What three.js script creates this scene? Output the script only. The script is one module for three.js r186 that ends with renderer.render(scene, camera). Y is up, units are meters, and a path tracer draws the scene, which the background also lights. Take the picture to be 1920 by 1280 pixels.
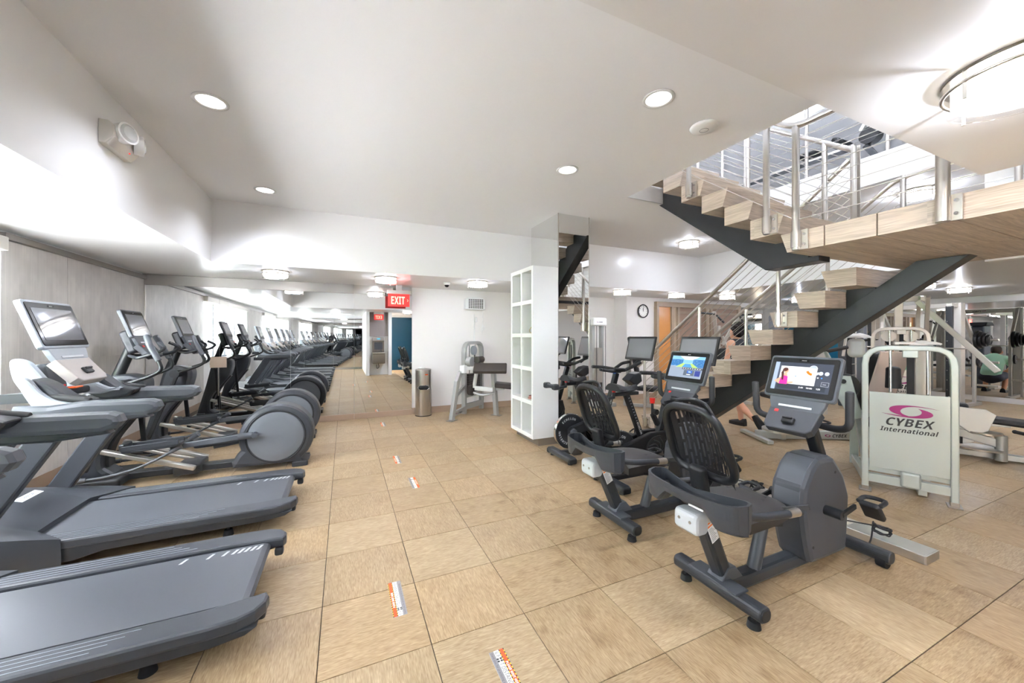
import * as THREE from 'three';
import { RoundedBoxGeometry } from 'three/addons/geometries/RoundedBoxGeometry.js';
import { mergeGeometries } from 'three/addons/utils/BufferGeometryUtils.js';
import { MarchingCubes } from 'three/addons/objects/MarchingCubes.js';
import { RectAreaLightUniformsLib } from 'three/addons/lights/RectAreaLightUniformsLib.js';

// ---------- camera, sky, exposure ----------
const scene = new THREE.Scene();
const camera = new THREE.PerspectiveCamera(2 * Math.atan(640 / 703.6) * 180 / Math.PI, 1.5, 0.05, 200);
camera.position.set(0, 1.5, 0);
camera.rotation.set(0, -24.06 * Math.PI / 180, 0);
camera.setViewOffset(1920, 1280, 0, 10, 1920, 1280);
const renderer = new THREE.WebGLRenderer({ antialias: true });
renderer.toneMapping = THREE.LinearToneMapping;
renderer.toneMappingExposure = 1.82;
renderer.shadowMap.enabled = true;
RectAreaLightUniformsLib.init();
scene.background = new THREE.Color(0.86, 0.91, 1.0);      // bright hazy daylight sky
scene.backgroundIntensity = 26;
const sun = new THREE.DirectionalLight(0xffffff, 260); sun.position.set(-6, 22, 14); sun.target.position.set(-4, 0, 0); sun.castShadow = true; sun.name = 'sun';
Object.assign(sun.shadow.camera, { left: -20, right: 20, top: 20, bottom: -20, near: 0.5, far: 60 }); scene.add(sun, sun.target);
const WARM = 0xe5edff, COOL = 0xe8efff;
const DRUM = 3.7, OMNI = 1.3, DOWN = 5;                                // lamp strengths (candela)

// ---------- helpers ----------
const V = (x, y, z) => new THREE.Vector3(x, y, z);
let seed = 7;
const rnd = () => { seed = (seed * 1664525 + 1013904223) >>> 0; return seed / 4294967296; };
const hash = (x, y, s) => { let n = (x * 374761393 + y * 668265263 + s * 974634777) | 0; n = Math.imul(n ^ (n >>> 13), 1274126177); return ((n ^ (n >>> 16)) >>> 0) / 4294967296; };
function vn(x, y, s = 0, px = 0, py = 0) {
  const xi = Math.floor(x), yi = Math.floor(y), fx = x - xi, fy = y - yi, u = fx * fx * (3 - 2 * fx), v = fy * fy * (3 - 2 * fy);
  const m = (a, p) => p ? ((a % p) + p) % p : a;
  const h = (a, b) => hash(m(a, px), m(b, py), s);
  return (h(xi, yi) * (1 - u) + h(xi + 1, yi) * u) * (1 - v) + (h(xi, yi + 1) * (1 - u) + h(xi + 1, yi + 1) * u) * v;
}
function dataTex(w, h, fn, srgb = true) {
  const d = new Uint8Array(w * h * 4);
  for (let j = 0; j < h; j++) for (let i = 0; i < w; i++) { const c = fn(i, j); const k = (j * w + i) * 4; for (let q = 0; q < 3; q++) d[k + q] = Math.max(0, Math.min(255, c[q])); d[k + 3] = 255; }
  const t = new THREE.DataTexture(d, w, h); t.wrapS = t.wrapT = THREE.RepeatWrapping; t.magFilter = THREE.LinearFilter; t.minFilter = THREE.LinearFilter;
  if (srgb) t.colorSpace = THREE.SRGBColorSpace; t.needsUpdate = true; return t;
}
function canvasTex(w, h, draw) {
  const c = document.createElement('canvas'); c.width = w; c.height = h; const g = c.getContext('2d'); draw(g, w, h);
  const t = new THREE.CanvasTexture(c); t.colorSpace = THREE.SRGBColorSpace; return t;
}
const std = (color, roughness = 0.5, metalness = 0, more = {}) => new THREE.MeshStandardMaterial({ color, roughness, metalness, ...more });

// geometry: all non-indexed with position, normal, uv
function fin(g) { const r = g.index ? g.toNonIndexed() : g; for (const k of Object.keys(r.attributes)) if (!['position', 'normal', 'uv'].includes(k)) r.deleteAttribute(k); if (!r.attributes.uv) r.setAttribute('uv', new THREE.BufferAttribute(new Float32Array(r.attributes.position.count * 2), 2)); return r; }
const place = (g, x = 0, y = 0, z = 0, rx = 0, ry = 0, rz = 0) => { if (rx) g.rotateX(rx); if (rz) g.rotateZ(rz); if (ry) g.rotateY(ry); return g.translate(x, y, z); };
const box = (w, h, d, x, y, z, r = 0, rx = 0, ry = 0, rz = 0) => place(fin(r ? new RoundedBoxGeometry(w, h, d, 2, Math.min(r, w / 2.01, h / 2.01, d / 2.01)) : new THREE.BoxGeometry(w, h, d)), x, y, z, rx, ry, rz);
const bb = (x0, x1, y0, y1, z0, z1, r = 0) => box(x1 - x0, y1 - y0, z1 - z0, (x0 + x1) / 2, (y0 + y1) / 2, (z0 + z1) / 2, r);
function along(g, a, b, up) { // geometry along +Y of length |b-a| centred -> between a and b
  const d = b.clone().sub(a), y = d.clone().normalize();
  let x = up ? up.clone().cross(y) : (Math.abs(y.y) > 0.9 ? V(1, 0, 0).cross(y) : V(0, 1, 0).cross(y)); if (x.lengthSq() < 1e-6) x = V(1, 0, 0); x.normalize();
  const z = x.clone().cross(y).normalize();
  g.applyMatrix4(new THREE.Matrix4().makeBasis(x, y, z).setPosition(a.clone().add(b).multiplyScalar(0.5))); return g;
}
const cyl = (a, b, r0, r1 = r0, seg = 16) => along(fin(new THREE.CylinderGeometry(r1, r0, a.distanceTo(b), seg)), a, b);
const bar = (a, b, w, h, r = 0.006, up) => along(box(w, a.distanceTo(b), h, 0, 0, 0, r), a, b, up);   // w across (side), h across (thickness)
const disc = (c, n, r, t = 0.01, seg = 32, r2 = r) => { const d = n.clone().normalize().multiplyScalar(t / 2); return cyl(c.clone().sub(d), c.clone().add(d), r, r2, seg); };
const ball = (x, y, z, r, sx = 1, sy = 1, sz = 1) => fin(new THREE.SphereGeometry(r, 18, 12)).scale(sx, sy, sz).translate(x, y, z);
const P3 = (pts) => pts.map((p) => V(...p));
function tube(pts, r, n = 0, rs = 10, closed = false, tension = 0.5) {
  const P = P3(pts), c = new THREE.CatmullRomCurve3(P, closed, 'catmullrom', tension), seg = n || (P.length - 1) * 6;
  const g = [fin(new THREE.TubeGeometry(c, seg, r, rs, closed))];
  if (!closed) for (const [t, s] of [[0, -1], [1, 1]]) { const p = c.getPointAt(t), d = c.getTangentAt(t).multiplyScalar(s); g.push(along(fin(new THREE.SphereGeometry(r, rs, 6)).scale(1, 0.5, 1), p, p.clone().add(d.multiplyScalar(1e-3)))); }
  return mergeGeometries(g);
}
const poly = (pts, r = 0.03) => { // polyline with rounded corners -> many points for tube()
  const P = P3(pts), out = [pts[0]];
  for (let i = 1; i < P.length - 1; i++) {
    const a = P[i - 1].clone().sub(P[i]), b = P[i + 1].clone().sub(P[i]), q = Math.min(r, a.length() * 0.45, b.length() * 0.45);
    const s = P[i].clone().add(a.setLength(q)), e = P[i].clone().add(b.setLength(q));
    for (let k = 0; k <= 4; k++) { const t = k / 4; const p = s.clone().multiplyScalar((1 - t) * (1 - t)).add(P[i].clone().multiplyScalar(2 * t * (1 - t))).add(e.clone().multiplyScalar(t * t)); out.push(p.toArray()); }
  }
  out.push(pts[pts.length - 1]); return out;
};
function sweep(pts, r, rs = 10, corner = 0.05) { // round tube through polyline with rounded corners, as exact segments
  const Q = poly(pts, corner), P = P3(Q), cp = new THREE.CurvePath();
  for (let i = 0; i < P.length - 1; i++) if (P[i].distanceTo(P[i + 1]) > 1e-5) cp.add(new THREE.LineCurve3(P[i], P[i + 1]));
  const ts = [0]; const L = cp.getCurveLengths(), T = L[L.length - 1]; L.forEach((l) => ts.push(l / T));
  class C extends THREE.Curve { getPoint(t) { const f = t * (ts.length - 1), i = Math.min(ts.length - 2, Math.floor(f)); const u = ts[i] + (ts[i + 1] - ts[i]) * (f - i); return cp.getPoint(Math.min(1, u)) ?? P[P.length - 1].clone(); } getPointAt(t) { return this.getPoint(t); }
    getTangent(t) { const d = 0.4 / (ts.length - 1), a = this.getPoint(Math.max(0, t - d)), b = this.getPoint(Math.min(1, t + d)); return b.sub(a).normalize(); } getTangentAt(t) { return this.getTangent(t); } }
  const c = new C(), g = [fin(new THREE.TubeGeometry(c, ts.length - 1, r, rs, false))];
  for (const [a, b] of [[P[0], P[1]], [P[P.length - 1], P[P.length - 2]]]) { const d = a.clone().sub(b).normalize().multiplyScalar(0.001); g.push(along(fin(new THREE.SphereGeometry(r, rs, 6)).scale(1, 0.35, 1), a, a.clone().add(d))); }
  return mergeGeometries(g);
}
function shp(pts, smooth) { const s = new THREE.Shape(); if (smooth) { const c = new THREE.CatmullRomCurve3(pts.map((p) => V(p[0], p[1], 0)), true, 'catmullrom', smooth === true ? 0.5 : smooth).getPoints(pts.length * 5); s.setFromPoints(c.slice(0, -1).map((p) => new THREE.Vector2(p.x, p.y))); } else s.setFromPoints(pts.map((p) => new THREE.Vector2(...p))); return s; }
// polygon in (x,y), extruded along z and centred on z0
function ext(pts, depth, z0 = 0, bevel = 0.006, smooth = false, holes = []) {
  const s = shp(pts, smooth); for (const h of holes) s.holes.push(new THREE.Path(h.map((p) => new THREE.Vector2(...p))));
  const b = Math.min(bevel, depth / 2.2);
  const g = new THREE.ExtrudeGeometry(s, { depth: Math.max(1e-4, depth - 2 * b), bevelEnabled: b > 0, bevelThickness: b, bevelSize: b, bevelOffset: -b, bevelSegments: 2, curveSegments: 10 });
  return fin(g).translate(0, 0, z0 - depth / 2 + b);
}
// polygon in (z,y) extruded along x;  polygon in (x,z) extruded along y
const extX = (pts, w, x0 = 0, bevel = 0.006, smooth = false, holes = []) => ext(pts.map(([z, y]) => [-z, y]), w, 0, bevel, smooth, holes.map((h) => h.map(([z, y]) => [-z, y]))).rotateY(Math.PI / 2).translate(x0, 0, 0);
const extY = (pts, h, y0 = 0, bevel = 0.006, smooth = false, holes = []) => ext(pts.map(([x, z]) => [x, -z]), h, 0, bevel, smooth, holes.map((q) => q.map(([x, z]) => [x, -z]))).rotateX(-Math.PI / 2).translate(0, y0, 0);
// bent flat bar: polyline (x,y) of width w in its plane, depth along z
function strip(pts, w, depth, z0 = 0, corner = 0.08, bevel = 0.006) {
  const Q = poly(pts.map((p) => [p[0], p[1], 0]), corner), A = [], B = [];
  for (let i = 0; i < Q.length; i++) { const a = Q[Math.max(0, i - 1)], b = Q[Math.min(Q.length - 1, i + 1)]; let dx = b[0] - a[0], dy = b[1] - a[1]; const l = Math.hypot(dx, dy) || 1; dx /= l; dy /= l; A.push([Q[i][0] - dy * w / 2, Q[i][1] + dx * w / 2]); B.unshift([Q[i][0] + dy * w / 2, Q[i][1] - dx * w / 2]); }
  return ext([...A, ...B], depth, z0, bevel);
}
const stripX = (pts, w, depth, x0 = 0, corner, bevel) => strip(pts.map(([z, y]) => [-z, y]), w, depth, 0, corner, bevel).rotateY(Math.PI / 2).translate(x0, 0, 0);
const lathe = (pts, x = 0, y = 0, z = 0, seg = 32) => fin(new THREE.LatheGeometry(pts.map((p) => new THREE.Vector2(...p)), seg)).translate(x, y, z);
function rrect(w, h, r, n = 4) { const o = []; for (const [cx, cy, a] of [[w / 2 - r, h / 2 - r, 0], [-w / 2 + r, h / 2 - r, 1], [-w / 2 + r, -h / 2 + r, 2], [w / 2 - r, -h / 2 + r, 3]]) for (let k = 0; k <= n; k++) { const t = (a + k / n) * Math.PI / 2; o.push([cx + r * Math.cos(t), cy + r * Math.sin(t)]); } return o; }
// closed height field over x,z grid down to y0
function dome(nx, nz, fx, y0) {
  const pos = [], top = (i, j) => fx(i / nx, j / nz), q = (a, b, c, d) => pos.push(...a, ...b, ...c, ...a, ...c, ...d), lo = (p) => [p[0], y0, p[2]];
  for (let i = 0; i < nx; i++) for (let j = 0; j < nz; j++) q(top(i, j), top(i, j + 1), top(i + 1, j + 1), top(i + 1, j));
  const edge = []; for (let i = 0; i < nx; i++) edge.push([i, 0, i + 1, 0]); for (let j = 0; j < nz; j++) edge.push([nx, j, nx, j + 1]); for (let i = nx; i > 0; i--) edge.push([i, nz, i - 1, nz]); for (let j = nz; j > 0; j--) edge.push([0, j, 0, j - 1]);
  for (const [a, b, c, d] of edge) q(top(a, b), top(c, d), lo(top(c, d)), lo(top(a, b)));
  let g = new THREE.BufferGeometry(); g.setAttribute('position', new THREE.Float32BufferAttribute(pos, 3)); g.computeVertexNormals();
  // smooth the top only
  const n = g.attributes.normal, p = g.attributes.position, m = new Map(), lim = nx * nz * 6;
  for (let i = 0; i < lim; i++) { const k = [p.getX(i).toFixed(4), p.getY(i).toFixed(4), p.getZ(i).toFixed(4)].join(); const v = m.get(k) ?? V(0, 0, 0); v.add(V(n.getX(i), n.getY(i), n.getZ(i))); m.set(k, v); }
  for (let i = 0; i < lim; i++) { const v = m.get([p.getX(i).toFixed(4), p.getY(i).toFixed(4), p.getZ(i).toFixed(4)].join()).clone().normalize(); n.setXYZ(i, v.x, v.y, v.z); }
  return fin(g);
}
function boxUV(g, s = 1, swap = false) { const p = g.attributes.position, n = g.attributes.normal, u = g.attributes.uv; for (let i = 0; i < p.count; i++) { const ax = Math.abs(n.getX(i)), ay = Math.abs(n.getY(i)), az = Math.abs(n.getZ(i)); let a, b; if (ay > ax && ay > az) { a = p.getX(i); b = p.getZ(i); } else if (ax > az) { a = p.getZ(i); b = p.getY(i); } else { a = p.getX(i); b = p.getY(i); } u.setXY(i, (swap ? b : a) * s, (swap ? a : b) * s); } return g; }

// scene graph
const taken = {};
const numbered = (n) => { const k = taken[n] = (taken[n] ?? -1) + 1; return k ? `${n}_${String(k).padStart(3, '0')}` : n; };
function thing(name, label, category, origin = [0, 0, 0], group) {
  const o = new THREE.Group(); o.name = numbered(name); o.position.set(...origin); o.userData = { label, category }; if (group) o.userData.group = group;
  scene.add(o); return o;
}
function mesh(name, mat, geos) { const g = Array.isArray(geos) ? mergeGeometries(geos) : geos; const m = new THREE.Mesh(g, mat); m.name = name; return m; }
// geometry given in world coordinates of the first build; parent: thing or part of it
function part(root, name, mat, geos, parent = root, label) {
  const m = mesh(name, mat, geos); m.geometry.translate(-root.position.x, -root.position.y, -root.position.z); parent.add(m); if (label) m.userData.label = label; return m;
}
function single(name, mat, geos, label, category, group) { const m = mesh(numbered(name), mat, geos); m.geometry.computeBoundingBox(); const b = m.geometry.boundingBox, c = b.getCenter(V(0, 0, 0)); c.y = b.min.y; m.geometry.translate(-c.x, -c.y, -c.z); m.position.copy(c); m.userData = { label, category }; if (group) m.userData.group = group; scene.add(m); return m; }
function struct(name, mat, geos, parent) { const m = mesh(name, mat, geos); if (parent) parent.add(m); else { m.name = numbered(name); m.userData.kind = 'structure'; scene.add(m); } return m; }
function copy(o, pos, label, group, ry) { const c = o.clone(); c.name = numbered(o.name.replace(/_\d{3}$/, '')); c.userData = { ...o.userData, label }; if (group) c.userData.group = group; c.position.set(...pos); if (ry !== undefined) c.rotation.y = ry; scene.add(c); return c; }
// flat print on a thin plate facing +z locally
const printMat = (w, h, draw, rough = 0.5) => new THREE.MeshStandardMaterial({ map: canvasTex(w, h, draw), roughness: rough, transparent: true });
const quad = (w, h) => fin(new THREE.PlaneGeometry(w, h));
const basis = (g, o, x, y) => { const X = x.clone().normalize(), Y = y.clone().normalize(), Z = X.clone().cross(Y); return g.applyMatrix4(new THREE.Matrix4().makeBasis(X, Y, Z).setPosition(o)); };

// ---------- materials ----------
const M = {};
{
  // woven vinyl: fine fibres along v
  const N = 512, W = [];
  for (let k = 0; k < 4; k++) W.push(dataTex(N, N, (i, j) => {
    const f = vn(i * 0.5, j * 0.035, 11 + k, 256, 18) * 0.5 + vn(i * 0.25, j * 0.05 + 3, 21 + k, 128, 26) * 0.35 + vn(i * 1, j * 0.08, 31 + k, 512, 41) * 0.45;
    const c = vn(i / 90, j / 90, 41 + k, 0, 0) - 0.5, s = Math.max(0, vn(i / 60 + 9, j / 75, 51 + k) - 0.62);
    const t = (f - 0.65) * 0.42 + c * 0.06 - s * (k === 3 ? 0.55 : 0.12);
    return [167 * (1 + t * 0.66), 145 * (1 + t * 0.8), 113 * (1 + t * 1.0)];
  }));
  M.tile = W.map((t, k) => new THREE.MeshPhysicalMaterial({ map: t, roughness: 0.42, specularIntensity: 0.7, color: [0xffffff, 0xf4f1ee, 0xfdf8f2, 0xf3efe9][k] }));
  M.sub = std(0x4b3f33, 0.9);
  const oak = (r, g, b, s) => dataTex(512, 512, (i, j) => {
    const w = j + 10 * vn(i / 120, j / 60, s) + 3 * vn(i / 30, j / 12, s + 1);
    const f = vn(i / 70, w / 2.4, s + 2) * 0.6 + vn(i / 25, w * 0.9, s + 3) * 0.4, ring = Math.pow(Math.abs(Math.sin(w / 17 + 2.5 * vn(i / 200, w / 90, s + 4))), 6);
    const t = (f - 0.5) * 0.26 - ring * 0.07; return [r * (1 + t), g * (1 + t * 1.05), b * (1 + t * 1.1)];
  });
  M.oak = std(0xffffff, 0.5, 0, { map: oak(190, 175, 158, 60) });
  const panel = dataTex(512, 512, (i, j) => { const t = (vn(i / 3, j / 160, 80) - 0.5) * 0.05 + (vn(i / 70, j / 90, 81) - 0.5) * 0.10 + (vn(i / 18, j / 24, 82) - 0.5) * 0.04; const sp = vn(i / 2.2, j / 2.2, 83) > 0.93 && vn(i / 40, j / 40, 84) > 0.62 ? -0.09 : 0; return [214 * (1 + t + sp), 209 * (1 + t + sp), 203 * (1 + t + sp)]; });
  M.panel = new THREE.MeshPhysicalMaterial({ map: panel, color: 0xffffff, roughness: 0.4, metalness: 0.05 });
  const brushed = dataTex(256, 256, (i, j) => { const t = 0.5 + (vn(i / 60, j * 0.9, 90) - 0.5) * 0.5; return [t * 255, t * 255, t * 255]; }, false);
  M.brush = brushed;
}
M.wall = std(0xf6f5f3, 0.55);
M.wallWarm = std(0xefebe7, 0.45);
M.ceil = std(0xf8f8f8, 0.6);
M.soffit = new THREE.MeshPhysicalMaterial({ color: 0xf3f2f1, roughness: 0.32, clearcoat: 0.35, clearcoatRoughness: 0.2 });
M.mirror = std(0xe8e9e8, 0.0, 1);
M.mirrorEdge = std(0x9fb5aa, 0.2, 0.3);
M.trim = std(0xa8a39d, 0.3, 0.8);
M.base = std(0xb7a08b, 0.42, 0.35);
M.winFrame = std(0x6a6e72, 0.5, 0.3);
M.steel = std(0xcfcac3, 0.28, 1);
M.steelDark = std(0x9b958d, 0.35, 1);
M.chrome = std(0xdedede, 0.14, 1);
M.alu = std(0xc9c6c0, 0.36, 0.9);
M.black = std(0x1b1c1e, 0.5);
M.blackMetal = std(0x1d1f21, 0.4, 0.2);
M.rubber = std(0x17181a, 0.75);
M.grip = std(0x222325, 0.62);
M.char = std(0x383b40, 0.4);       // charcoal plastic
M.charDark = std(0x2b2e32, 0.42);
M.charMid = std(0x4c5055, 0.4);
M.discGrey = std(0x6d7278, 0.4);
M.keyGrey = std(0xa8a19b, 0.45);
M.silver = std(0x9ea4aa, 0.38, 0.15);
M.paleGrey = std(0xc3c6c8, 0.45);
M.belt = std(0x4c4f54, 0.42);
M.seat = std(0x2e2b29, 0.55);
M.padBrown = std(0x3b3430, 0.5);
M.white = std(0xf0f0ee, 0.4);
M.whiteGloss = std(0xf1f1ef, 0.22);
M.offWhite = std(0xdedad2, 0.45);
M.red = std(0xd8231f, 0.35);
M.orange = std(0xf0641e, 0.5);
M.frame = std(0xb9bbb9, 0.36, 0.55);   // silver machine frame
M.frameGreen = std(0xb4bbb6, 0.36, 0.45);
M.frameWarm = std(0xc4beb5, 0.38, 0.45);
M.glassDark = new THREE.MeshPhysicalMaterial({ color: 0x14161a, roughness: 0.06, specularIntensity: 1 });
M.screenOff = new THREE.MeshPhysicalMaterial({ color: 0x8e9094, roughness: 0.05, specularIntensity: 1, metalness: 0.45 });
M.bezel = new THREE.MeshPhysicalMaterial({ color: 0x101114, roughness: 0.12 });
M.stringer = std(0x26282a, 0.36, 0.3);
M.towel = std(0xf2eeea, 0.95);
M.towelPink = std(0xe3cfc6, 0.95);
M.plate = std(0x191919, 0.38, 0.2);
M.cord = std(0x17171a, 0.6);
const glow = (c, k) => new THREE.MeshStandardMaterial({ color: 0xffffff, emissive: c, emissiveIntensity: k, roughness: 0.5 });
M.lampWarm = glow(0xfff8f0, 2.2);
M.lampCool = glow(0xfffaf4, 2.2);
M.glassClear = new THREE.MeshPhysicalMaterial({ color: 0xfafafa, transmission: 1, thickness: 0, roughness: 0.02, ior: 1.5 });
M.sheer = new THREE.MeshPhysicalMaterial({ color: 0xf3f6f4, transmission: 0.6, thickness: 0, roughness: 0.95, side: THREE.DoubleSide });

// ---------- the room ----------
const XL = -2.75, XR = 13.5, ZB = -7.38, ZF = 3.9, HS = 2.43, HM = 3.22, HU = 3.545, TOP = 5.9;
// floor: sub-floor + square woven tiles laid quarter-turned
{
  const fl = struct('floor', M.sub, [bb(XL - 0.2, XR + 0.2, -0.2, -0.006, ZB - 0.2, ZF + 0.2)]);
  const mk = (turn, off) => { const g = box(0.4958, 0.006, 0.4958, 0, -0.003, 0, 0.0012); const p = g.attributes.position, u = g.attributes.uv; for (let i = 0; i < p.count; i++) { const a = p.getX(i), b = p.getZ(i); u.setXY(i, (turn ? b : a) * 1.55 + off, (turn ? -a : b) * 1.55 + off * 1.7); } return g; };
  const geo = [0, 1].map((t) => [0.03, 0.31, 0.57, 0.83].map((o) => mk(t, o)));
  const x0 = -0.112, z0 = -2.3286, list = [];
  const th = 24.06 * Math.PI / 180, s = Math.sin(th), c = Math.cos(th);
  for (let i = -6; i < 28; i++) for (let j = -13; j < 11; j++) {
    const x = x0 + 0.5 * (i + 0.5), z = z0 - 0.5 * (j + 0.5); if (x < XL + 0.2 - 0.3 || x > XR + 0.2 || z < ZB - 0.2 || z > ZF + 0.2) continue;
    const fw = x * s - z * c, r = x * c + z * s, u = 960 + 703.6 * r / fw, v = 630 + 703.6 * 1.5 / fw;
    const seen = fw > 0.3 && u > -120 && u < 2040 && v < 1400 && !(x < -0.6 && z > -4.4) ;
    list.push({ i, j, x, z, key: seen ? fw : 1e3 + Math.hypot(x, z) });
  }
  list.sort((a, b) => a.key - b.key);
  const rest = [[], [], [], []];
  list.forEach((t, n) => {
    const turn = ((t.i + t.j) % 2 + 2) % 2, k = Math.floor(hash(t.i + 50, t.j + 50, 3) * 4), dirty = t.x > 0.9 && t.x < 4.2 && t.z > -3.2 && hash(t.i + 9, t.j + 70, 5) > 0.45, m = dirty ? 3 : Math.floor(hash(t.i + 20, t.j + 30, 9) * 3);
    if (n < 298 && t.key < 1e3) { const q = new THREE.Mesh(geo[turn][k], M.tile[m]); q.name = 'tile'; q.position.set(t.x, 0, t.z); fl.add(q); }
    else rest[m].push(geo[turn][k].clone().translate(t.x, 0, t.z));
  });
  rest.forEach((g, m) => { if (!g.length) return; const q = mesh('tile_field', M.tile[m], g); q.userData.kind = 'stuff'; fl.add(q); });
}
// outer walls (thick), mirrors and panels as children
{
  // left wall: sill band, header, piers; windows between
  const piers = [[-7.38, -4.78], [-1.05, 1.43]], win = [[-4.78, -1.05], [1.43, 3.9]];
  const wl = struct('wall_left', M.wall, [bb(XL - 0.25, XL, 0, 0.98, ZB - 0.25, ZF + 0.25), bb(XL - 0.25, XL, 2.36, TOP, ZB - 0.25, ZF + 0.25), ...piers.map(([a, b]) => bb(XL - 0.25, XL, 0.98, 2.36, a - (a < -7 ? 0.25 : 0), b)), bb(XL - 0.25, XL, 0.98, 2.36, 3.9, 4.15)]);
  const seams = [[-7.37, -5.66], [-5.66, -4.78], [-1.05, 0.2], [0.2, 1.43]];
  for (const [a, b] of seams) { const g = bb(XL, XL + 0.018, 0.13, 2.35, a + 0.002, b - 0.002, 0.002); boxUV(g, 0.8); struct('wall_panel', M.panel, [g], wl); }
  struct('trim', M.trim, [bb(XL, XL + 0.05, 2.352, 2.408, -7.38, -4.8, 0.004)]).name = 'trim_1';
  struct('baseboard_left', M.base, [bb(XL, XL + 0.022, 0, 0.13, ZB, ZF, 0.003)]);
  win.forEach(([a, b], k) => {
    const f = [], n = Math.round((b - a) / 0.93), w = (b - a) / n;
    const root = struct('window', M.winFrame, [bb(XL - 0.2, XL - 0.02, 0.98, 1.03, a, b), bb(XL - 0.2, XL - 0.02, 2.31, 2.36, a, b), bb(XL - 0.2, XL - 0.02, 0.98, 2.36, a, a + 0.05), bb(XL - 0.2, XL - 0.02, 0.98, 2.36, b - 0.05, b)]); root.name = 'window_' + (k + 1);
    for (let i = 0; i < n; i++) { struct('pane', M.glassClear, [bb(XL - 0.14, XL - 0.136, 1.03, 2.31, a + i * w + 0.03, a + (i + 1) * w - 0.03)], root); if (i) struct('mullion', M.winFrame, [bb(XL - 0.2, XL - 0.06, 1.0, 2.34, a + i * w - 0.05, a + i * w + 0.05, 0.004)], root); }
    struct('shade_box', M.offWhite, [bb(XL - 0.02, XL + 0.09, 2.24, 2.36, a + 0.02, b - 0.02, 0.008)], root);
    struct('sill', M.white, [bb(XL - 0.03, XL + 0.04, 0.95, 0.985, a, b, 0.004)], root);
  });
  // sheer curtain lengths hanging inside the windows
  const drape = (za, zb) => { const n = Math.max(6, Math.round((zb - za) / 0.02)), pos = [], P = (i, y) => [XL + 0.05 + 0.022 * Math.sin(i * 1.25) , y, za + (zb - za) * i / n]; for (let i = 0; i < n; i++) { const a = P(i, 1.0), b = P(i + 1, 1.0), c = P(i + 1, 2.25), d = P(i, 2.25); pos.push(...a, ...b, ...c, ...a, ...c, ...d); } const g = new THREE.BufferGeometry(); g.setAttribute('position', new THREE.Float32BufferAttribute(pos, 3)); g.computeVertexNormals(); return fin(g); };
  for (const [k, [a, b]] of [[-4.72, -4.5], [-4.05, -3.75], [-3.2, -2.85], [-2.3, -1.95], [-1.5, -1.1], [1.5, 1.85], [2.3, 2.7], [3.2, 3.8]].entries()) single('sheer_curtain', M.sheer, [drape(a, b)], ['first', 'second', 'third', 'fourth', 'fifth', 'sixth', 'seventh', 'last'][k] + ' white sheer curtain length counted from the mirror wall', 'curtain', 'sheer curtains at the windows');
  // back wall
  const wb = struct('wall_back', M.wallWarm, [bb(XL - 0.25, 6.05, -0.2, TOP, ZB - 0.25, ZB), bb(6.05, XR + 0.3, -0.2, TOP, ZB - 0.25, -6.95)]);
  for (const [a, b] of [[-2.72, -1.82], [-1.82, -0.837], [-0.837, 0.16]]) struct('mirror_panel', M.mirror, [bb(a + 0.0015, b - 0.0015, 0.1, 2.27, ZB, ZB + 0.012)], wb);
  struct('mirror_panel', M.mirror, [bb(0.1615, 1.18, 0.1, HS, ZB, ZB + 0.014)], wb);
  struct('mirror_header', M.trim, [bb(-2.75, 0.16, 2.27, HS, ZB, ZB + 0.03, 0.004)], wb);
  struct('mirror_edge', M.steel, [bb(-2.75, -2.72, 0.1, 2.27, ZB, ZB + 0.03, 0.003)], wb);
  struct('mirror_plinth', M.base, [bb(-2.75, 0.16, 0, 0.1, ZB, ZB + 0.03, 0.003)], wb); struct('mirror_plinth', M.base, [bb(0.163, 1.18, 0, 0.1, ZB, ZB + 0.03, 0.003)], wb);
  struct('baseboard_back', M.base, [bb(1.18, 6.05, 0, 0.12, ZB, ZB + 0.018, 0.003), bb(6.03, 6.07, 0, 0.12, ZB, -6.93, 0.003), bb(6.05, 6.92, 0, 0.12, -6.95, -6.932, 0.003)]);
  for (const [a, b] of [[9.92, 11.1], [11.1, 12.3], [12.3, 13.48]]) struct('mirror_panel', M.mirror, [bb(a + 0.0015, b - 0.0015, 0.1, 2.3, -6.95, -6.938)], wb);
  // right wall: mirror, blue panel, pale door leaf
  const wr = struct('wall_right', M.wallWarm, [bb(XR, XR + 0.25, -0.2, TOP, ZB - 0.25, ZF + 0.25)]);
  for (const [a, b] of [[-5.35, -4.15], [-4.15, -2.95], [-2.95, -1.75], [-1.75, -0.55], [-0.55, 0.65]]) struct('mirror_panel', M.mirror, [bb(XR - 0.012, XR, 0.12, 2.28, a + 0.0015, b - 0.0015)], wr);
  struct('mirror_header', std(0xb9b6b1, 0.35, 0.6), [bb(XR - 0.03, XR, 2.28, HS, -5.4, 0.7, 0.004)], wr);
  struct('blue_panel', std(0x0b6f97, 0.4), [bb(XR - 0.02, XR, 0, 2.2, -6.75, -6.1, 0.003)], wr);
  struct('pale_door_leaf', std(0xb9bccb, 0.4), [bb(XR - 0.03, XR, 0, 2.2, -6.05, -5.6, 0.003)], wr);
  // front (behind the camera): mirror at the cardio end, fountain wall, blue wall beyond
  const wf = struct('wall_front', M.wall, [bb(XL - 0.25, 0.75, -0.2, TOP, ZF, ZF + 0.25), bb(1.5, XR + 0.25, -0.2, TOP, 2.6, 2.85)]);
  struct('wall_fountain', M.wall, [bb(0.87, 1.56, 0, HS, 0.755, 0.95)]); struct('wall_return', M.wall, [bb(0.75, 0.87, 0, HS, 0.5, ZF)]); struct('wall_return', M.wall, [bb(1.56, 1.68, 0, HS, 0.5, 0.95)]);
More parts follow.
